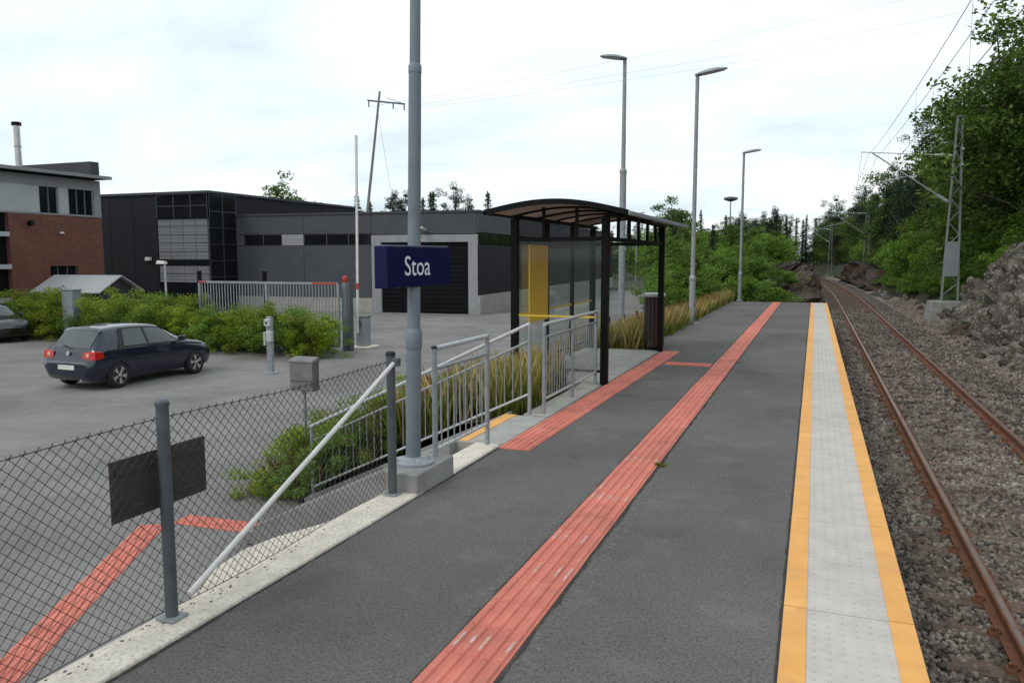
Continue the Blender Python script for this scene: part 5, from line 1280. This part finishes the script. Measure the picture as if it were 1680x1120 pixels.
# ---- taller dark office end with the glazed corner
of = empty('office_block', (-34.4, 38.0, LOT)); tag(of, 'dark flat-roofed block with a glazed corner and pale panels', 'building')
OT = 7.28
MB().box(-14, -.15, .15, 17, 0, OT - .1).build('core_wall', M['clad_dark'], of)
MB().box(-14.1, .10, -.10, 17.1, OT - .099, OT + .05).build('roof', M['roof_dark'], of)
for i in range(3): MB().box(-9.9 + i * 1.95, -7.98 + i * 1.95, 0, .149, .02, OT - .12).build('wall_panel', M['clad_dark'], of, bevel=.006)
def gz_panes(face, a0, a1, nc, rows, m='window_dark', nm='window', gap=.05, d=.03):
    for c in range(nc):
        for z0, z1 in rows:
            p0 = a0 + (a1 - a0) * c / nc + gap / 2; p1 = a0 + (a1 - a0) * (c + 1) / nc - gap / 2
            if face == 's': MB().box(p0, p1, d, .149, z0 + gap / 2, z1 - gap / 2).build(nm, M[m], of, bevel=.006)
            else: MB().box(-.149, -d, p0, p1, z0 + gap / 2, z1 - gap / 2).build(nm, M[m], of, bevel=.006)
gz_panes('s', -4.02, -.02, 3, [(5.75, 6.45), (6.45, 7.15)])
gz_panes('s', -4.02, -.02, 4, [(3.16 + .51 * i, 3.67 + .51 * i) for i in range(5)], 'clad_pale', 'wall_panel', .03, 0)
gz_panes('s', -4.02, -.02, 4, [(1.75, 2.28), (2.28, 2.82)], 'clad_pale', 'wall_panel', .03, 0)
gz_panes('s', -4.02, -.02, 3, [(.1, .9), (.9, 1.72)])
gz_panes('e', .02, 2.42, 2, [(.1 + 1.0 * i, 1.1 + 1.0 * i) for i in range(7)])
mull = mat('mullion', (.05, .055, .062), (.04, .044, .05), 3, rough=.5)
for x in (-4.05, -2.69, -1.36, -.01): MB().box(x - .03, x + .03, -.02, .10, 5.72, 7.17).build('mullion', mull, of)
for z in (5.72, 6.45, 7.15): MB().box(-4.0, -.04, -.018, .10, z - .025, z + .025).build('transom', mull, of)
for z in lin(.1, 7.1, 8): MB().box(-.10, .018, .03, 2.44, z - .025, z + .025).build('transom', mull, of)
for y in (.01, 1.22, 2.45): MB().box(-.10, .02, y - .03, y + .03, .05, 7.17).build('mullion', mull, of)
MB().box(-4.03, -.02, -.05, .10, 2.83, 3.15).build('dark_band', M['black_metal'], of); MB().box(-4.03, -.02, -.05, .10, 5.66, 5.74).build('dark_band', M['black_metal'], of)
for i in range(3): MB().box(-.149, .0, 2.52 + i * 4.6, 7.08 + i * 4.6, 5.0, OT - .12).build('wall_panel', M['clad_dark'], of, bevel=.006)
wl2 = MB().box(-5.0, -4.62, -.22, -.001, 3.1, 3.32).build('wall_lamp', M['white_paint'], of, bevel=.03)

# ---- brick building
bb = empty('brick_building', (-36.0, 31.75, LOT)); tag(bb, 'brick building with a pale upper storey and projecting flat roof', 'building')
MB().box(-12, -.26, -16, -.01, 0, 7.3).build('core_wall', M['render_grey'], bb)
# brick skin with a window opening (pieces butt end to end)
def skin(y0, y1, z0, z1, x=.0, m='brick', nm='brick_wall'): return MB().box(-.258, x, y0, y1, z0, z1).build(nm, M[m], bb)
skin(-1.62, -.0, 0, 5.42); skin(-3.31, -1.621, 2.86, 5.42); skin(-3.31, -1.621, 0, 1.77)
skin(-5.35, -3.311, 0, 5.42, .10)
wn = MB().box(-.257, -.14, -3.30, -1.63, 1.78, 2.85).build('window', M['window_dark'], bb)
for y in (-3.28, -2.75, -2.2, -1.67): MB().box(-.139, -.08, y - .025, y + .025, 1.80, 2.83).build('window_frame', M['post_dark'], wn)
MB().box(-.139, .04, -3.30, -1.63, 1.771, 1.80).build('sill', M['galv'], wn)
# stair tower recess with pale landings
MB().box(-.257, -.15, -12, -5.36, 0, 5.42).build('curtain_glass', M['window_dark'], bb)
for z in (1.15, 2.75, 4.3): MB().box(-.149, .16, -12, -5.37, z, z + .22).build('landing_band', M['render_pale'], bb)
for y in (-6.4, -8.4, -10.4): MB().box(-.149, -.08, y - .04, y + .04, 0, 5.4).build('mullion', M['post_dark'], bb)
# upper storey
MB().box(-.257, .03, -16, -.0, 5.43, 5.52).build('string_course', M['render_grey'], bb)
MB().box(-.257, .0, -16, -.0, 6.82, 7.36).build('frieze', M['render_grey'], bb)
for y0, y1, m in ((-16, -3.62, 'render_pale'), (-2.52, -1.98, 'render_pale'), (-.42, -.0, 'render_grey')): skin(y0, y1, 5.521, 6.819, .0, m, 'wall_panel')
for y0, y1, nb_ in ((-3.61, -2.53, 2), (-1.97, -.43, 3)):
    wn = MB().box(-.257, -.12, y0, y1, 5.53, 6.81).build('window', M['window_dark'], bb)
    for i in range(nb_ + 1):
        y = y0 + .03 + (y1 - y0 - .06) * i / nb_; MB().box(-.119, -.05, y - .03, y + .03, 5.54, 6.80).build('window_frame', M['galv'] if i in (0, nb_) else M['post_dark'], wn)
# projecting roof, end parapet, chimney
MB().hexa([(-13, -17, 7.37), (.55, -17, 7.45), (.55, .28, 7.45), (-13, .28, 7.37), (-13, -17, 7.60), (.55, -17, 7.58), (.55, .28, 7.58), (-13, .28, 7.60)]).build('roof', M['roof_dark'], bb)
MB().box(.551, .58, -17, .28, 7.44, 7.60).build('fascia', M['render_grey'], bb)
MB().box(-8.5, -.02, -.5, .02, 7.61, 8.36).build('parapet', M['roof_dark'], bb)
ch = MB().tube([(-1.2, -3.65, 7.55), (-1.2, -3.65, 9.80)], .15, 14).build('chimney', M['steel'], bb, True)
MB().rev([(.22, 0), (.22, .16), (.05, .19)], (-1.2, -3.65, 9.80), 14).build('cowl', M['black_metal'], ch, True)
MB().rev([(.165, 0), (.165, .06)], (-1.2, -3.65, 8.75), 14).build('joint_ring', M['galv'], ch, True)
MB().tube([(.10, -4.3, 4.95), (.34, -4.3, 5.0)], .12, 12).build('wall_lantern', M['black_metal'], bb, True)
MB().cbox((.05, -2.5, 4.55), (.10, .22, .10)).build('wall_light', M['white_paint'], bb, bevel=.02)

# ================================================================== CARS
TAB = np.array([
 # x    zb   wl   zm   wm    zbelt wb    zre  wr   ztop
 [0.00, .36, .60, .50, .68, .60, .66, .62, .52, .63],
 [0.04, .29, .70, .50, .80, .66, .78, .69, .62, .70],
 [0.09, .25, .74, .55, .84, .74, .82, .80, .66, .82],
 [0.13, .23, .76, .58, .86, .84, .84, .93, .66, .95],
 [0.20, .21, .78, .60, .87, .93, .845, 1.01, .65, 1.03],
 [0.38, .20, .80, .60, .875, .955, .845, 1.20, .62, 1.24],
 [0.52, .19, .81, .60, .88, .96, .845, 1.345, .59, 1.395],
 [0.60, .19, .81, .60, .88, .96, .845, 1.39, .58, 1.44],
 [0.95, .18, .81, .60, .88, .96, .845, 1.415, .585, 1.475],
 [1.50, .18, .81, .60, .88, .955, .845, 1.42, .59, 1.485],
 [2.00, .18, .81, .60, .88, .945, .845, 1.40, .585, 1.465],
 [2.32, .18, .81, .60, .88, .94, .84, 1.36, .575, 1.42],
 [2.55, .18, .81, .60, .88, .935, .84, 1.28, .58, 1.325],
 [2.82, .18, .81, .60, .875, .93, .835, 1.12, .61, 1.16],
 [3.06, .18, .81, .60, .87, .925, .83, 1.00, .66, 1.02],
 [3.22, .18, .80, .60, .865, .91, .82, .955, .66, .975],
 [3.62, .18, .79, .58, .85, .86, .79, .895, .62, .915],
 [3.90, .19, .76, .55, .82, .79, .74, .825, .56, .845],
 [4.05, .21, .70, .50, .76, .70, .69, .74, .50, .76],
 [4.15, .25, .60, .46, .67, .60, .60, .63, .45, .64],
 [4.20, .30, .45, .45, .52, .52, .46, .54, .30, .55]])
XD = np.linspace(0, 4.2, 421)
TD = np.stack([np.interp(XD, TAB[:, 0], TAB[:, k]) for k in range(1, 10)], 1)
ker = np.ones(7) / 7
for k in range(9): TD[:, k] = np.convolve(np.pad(TD[:, k], 3, mode='edge'), ker, 'valid')
def sect(x):
    zb, wl, zm, wm, zbe, wb, zre, wr, zt = [np.interp(x, XD, TD[:, k]) for k in range(9)]
    return [(0, zb), (wl * .88, zb), (wl, zb + .09), (wm, zm), (wb, zbe), (wr, zre), (wr * .62, zt - .012), (0, zt)]
def half(x):
    p = [np.array(q, float) for q in sect(x)]
    for _ in range(2):
        n_ = [p[0]]
        for a, b in zip(p[:-1], p[1:]): n_ += [a * .75 + b * .25, a * .25 + b * .75]
        n_.append(p[-1]); p = n_
    return p
def car_body(m):
    xs = [0, .02, .04, .065, .09, .11, .13, .16, .20, .28, .38, .46, .52, .56, .60, .7, .85, 1.0, 1.25, 1.5, 1.75, 2.0, 2.2, 2.32, 2.45, 2.55, 2.68, 2.82, 2.95, 3.06, 3.14, 3.22, 3.4, 3.62, 3.78, 3.90, 3.98, 4.05, 4.10, 4.15, 4.18, 4.20]
    b = MB(); n = None
    for x in xs:
        h = half(x); ring = [(x, y, z) for y, z in h] + [(x, -y, z) for y, z in h[-2:0:-1]]; n = len(ring); b.v += ring
    for i in range(len(xs) - 1):
        for k in range(n): b.f.append((i * n + k, i * n + (k + 1) % n, (i + 1) * n + (k + 1) % n, (i + 1) * n + k))
    b.f.append(tuple(range(n))); b.f.append(tuple((len(xs) - 1) * n + k for k in range(n)))
    body = b.build('body', m, None, True)
    cuts = []
    for x in (.77, 3.35):
        c = MB().tube([(x, -1.1, .30), (x, 1.1, .30)], .345, 28).build('cut', M['plastic_black'], None)
        md = body.modifiers.new('b', 'BOOLEAN'); md.object = c; md.operation = 'DIFFERENCE'; md.solver = 'EXACT'; cuts.append(c)
    bpy.context.view_layer.update()
    dg = bpy.context.evaluated_depsgraph_get(); me = bpy.data.meshes.new_from_object(body.evaluated_get(dg)); me.name = 'body'
    for c in cuts + [body]: bpy.data.objects.remove(c)
    me.polygons.foreach_set('use_smooth', [True] * len(me.polygons))
    try: me.set_sharp_from_angle(angle=R(32))
    except Exception: pass
    return me
def side_patch(corners, s, off=.008, nx=12, ns=6, k0=4):
    """corners: (x, f) x4 in order bottom-rear, bottom-front, top-front, top-rear; f = share from belt (0) to roof edge (1)"""
    b = MB()
    for j in range(ns):
        for i in range(nx):
            u, v = i / (nx - 1), j / (ns - 1)
            x = (corners[0][0] * (1 - u) + corners[1][0] * u) * (1 - v) + (corners[3][0] * (1 - u) + corners[2][0] * u) * v
            f = (corners[0][1] * (1 - u) + corners[1][1] * u) * (1 - v) + (corners[3][1] * (1 - u) + corners[2][1] * u) * v
            q = sect(x); a, c = np.array(q[k0]), np.array(q[k0 + 1]); p = a + (c - a) * f; d = c - a; nn = np.array([d[1], -d[0]]); nn /= np.linalg.norm(nn)
            p = p + nn * off; b.v.append((x, s * p[0], p[1]))
    for j in range(ns - 1):
        for i in range(nx - 1): a = j * nx + i; b.f.append((a, a + 1, a + nx + 1, a + nx))
    return b
def top_patch(x0, x1, fy0, fy1, off=.009, nx=8, ny=13):
    b = MB()
    for i in range(nx):
        x = x0 + (x1 - x0) * i / (nx - 1); q = sect(x); fy = fy0 + (fy1 - fy0) * i / (nx - 1)
        dz = (sect(x + .02)[7][1] - sect(x - .02)[7][1]) / .04; nl = math.hypot(1, dz)
        for j in range(ny):
            t = -1 + 2 * j / (ny - 1); y = t * fy * q[5][0]; ay = abs(y)
            z = np.interp(ay, [0, q[6][0], q[5][0]], [q[7][1], q[6][1], q[5][1]])
            b.v.append((x - dz / nl * off, y, z + off / nl))
    for i in range(nx - 1):
        for j in range(ny - 1): a = i * ny + j; b.f.append((a, a + 1, a + ny + 1, a + ny))
    return b
def wheel_meshes():
    ty = MB().rev([(.20, -.09), (.275, -.10), (.305, -.085), (.316, -.05), (.316, .05), (.305, .085), (.275, .10), (.20, .09)], (0, 0, 0), 32, 'y').mesh('tyre', M['tyre'], True)
    rm = MB(); rm.rev([(.21, .055), (.222, .088), (.205, .092), (.19, .06), (.17, .02), (.06, .02)], (0, 0, 0), 32, 'y')
    for k in range(5):
        a = 2 * math.pi * k / 5 + .3
        for da in (-.14, .14):
            c, s = math.cos(a + da), math.sin(a + da); c0, s0 = math.cos(a + da * 1.5), math.sin(a + da * 1.5)
            rm.bar((c0 * .045, .075, s0 * .045), (c * .205, .085, s * .205), .026, .030)
    rm.rev([(.055, .05), (.055, .085), (.04, .095)], (0, 0, 0), 16, 'y')
    hub = MB().rev([(.19, -.06), (.19, .015), (.03, .016)], (0, 0, 0), 20, 'y').mesh('hub', M['plastic_black'], True)
    return ty, rm.mesh('rim', M['alloy'], True), hub
TY, RM, HUB = wheel_meshes()
def car(paint, loc, rz, label, sc=1.0):
    o = empty('parked_car', loc, rz, label, 'car'); o.scale = (sc * .955, sc * .98, sc)
    body = link(bpy.data.objects.new('body', car_body(M[paint])), o)
    for s, nm in ((1, 'side_window'), (-1, 'side_window')):
        side_patch([(.98, .06), (1.70, .06), (1.70, .90), (1.12, .90)], s).build(nm, M['car_glass'], o, True)
        side_patch([(1.78, .06), (2.78, .06), (2.36, .88), (1.78, .90)], s).build(nm, M['car_glass'], o, True)
        side_patch([(.80, .0), (2.92, .0), (2.38, .97), (1.00, .97)], s, .003, 16).build('window_surround', M['plastic_black'], o, True)
        side_patch([(.40, .80), (3.70, .80), (3.70, .90), (.40, .90)], s, .004, 24, 3, 3).build('shoulder_line', M[paint], o, True)
        for x0_, x1_ in ((1.70, 1.74),): side_patch([(x0_, .05), (x0_ + .018, .05), (x0_ + .018, .95), (x0_, .95)], s, .004, 3, 8, 3).build('door_gap', M['plastic_black'], o)
        for x0_ in (.98, 2.86): side_patch([(x0_, .12), (x0_ + .018, .12), (x0_ + .018, .97), (x0_, .97)], s, .004, 3, 8, 3).build('door_gap', M['plastic_black'], o)
        for x0_ in (1.22, 2.05): side_patch([(x0_ - .09, .72), (x0_ + .09, .72), (x0_ + .09, .80), (x0_ - .09, .80)], s, .018, 6, 3, 3).build('door_handle', M[paint], o, True)
        side_patch([(1.2, .05), (2.9, .05), (2.9, .13), (1.2, .13)], s, .010, 12, 3, 3).build('sill_trim', M['plastic_black'], o, True)
        MB().hexa([(2.72, s * .86, .96), (2.84, s * .86, .96), (2.86, s * 1.02, .97), (2.76, s * 1.04, .97), (2.72, s * .86, 1.08), (2.82, s * .86, 1.08), (2.84, s * 1.02, 1.10), (2.75, s * 1.04, 1.10)]).build('mirror', M[paint], o, bevel=.025, seg=3)
        # wrap-around tail light
        tl = MB().hexa([(.055, s * .46, .74), (.082, s * .845, .72), (.36, s * .884, .76), (.36, s * .80, .76), (.085, s * .46, .91), (.105, s * .835, .94), (.30, s * .872, .92), (.30, s * .80, .92)]).build('tail_light', M['tail_red'], o, bevel=.025, seg=3)
        MB().rev([(.055, 0), (.05, .012), (.02, .02)], (0, 0, 0), 14, 'x').build('reverse_lens', M['tail_clear'], tl, True).location = (.078, s * .63, .835)
        o.children[-1].children
        MB().hexa([(3.72, s * .78, .66), (4.06, s * .58, .62), (4.10, s * .40, .62), (3.72, s * .60, .66), (3.68, s * .79, .79), (3.98, s * .62, .76), (4.02, s * .44, .76), (3.68, s * .62, .80)]).build('headlight', M['head_clear'], o, bevel=.02, seg=3)
    for t in o.children:
        for c in t.children:
            if c.name.startswith('reverse_lens'): c.rotation_euler = (0, 0, math.pi)
    top_patch(.175, .50, .92, .93).build('rear_window', M['car_glass'], o, True)
    top_patch(2.40, 3.00, .95, .96).build('windscreen', M['car_glass'], o, True)
    top_patch(.50, .60, 1.0, 1.0, .016, 5).build('roof_spoiler', M[paint], o, True)
    MB().hexa([(-.012, -.26, .495), (.02, -.26, .495), (.02, .26, .495), (-.012, .26, .495), (-.008, -.26, .605), (.02, -.26, .605), (.02, .26, .605), (-.008, .26, .605)]).build('number_plate', M['white_paint'], o, bevel=.003)
    MB().rev([(.055, 0), (.055, .014), (.045, .018)], (0, 0, 0), 18, 'x').build('badge', M['alloy'], o, True).location = (.06, 0, .87)
    MB().bar((.11, -.04, 1.0), (.19, .28, 1.055), .02, .015).build('wiper', M['plastic_black'], o)
    MB().box(.015, .05, -.62, .62, .655, .675).build('bumper_strip', M['galv'], o)
    MB().tube([(.03, -.42, .26), (.16, -.42, .26)], .03, 10).build('exhaust', M['steel'], o, True)
    MB().tube([(.72, 0, 1.46), (.58, 0, 1.60)], .008, 5).build('aerial', M['plastic_black'], o)
    for x in (.77, 3.35):
        for s in (-1, 1):
            h_ = link(bpy.data.objects.new('wheel', HUB), o); h_.location = (x, s * .785, .316); h_.rotation_euler = (0, random.uniform(0, 6), 0 if s > 0 else math.pi)
            link(bpy.data.objects.new('tyre', TY), h_); link(bpy.data.objects.new('rim', RM), h_)
    return o
car('car_blue', (-17.22, 13.90, LOT), R(90), 'dark blue hatchback parked on the asphalt in front of the hedge', 1.06)
car('car_black', (-32.95, 22.0, LOT), R(-12), 'black car by the hedge, cut off by the picture edge', 1.03)
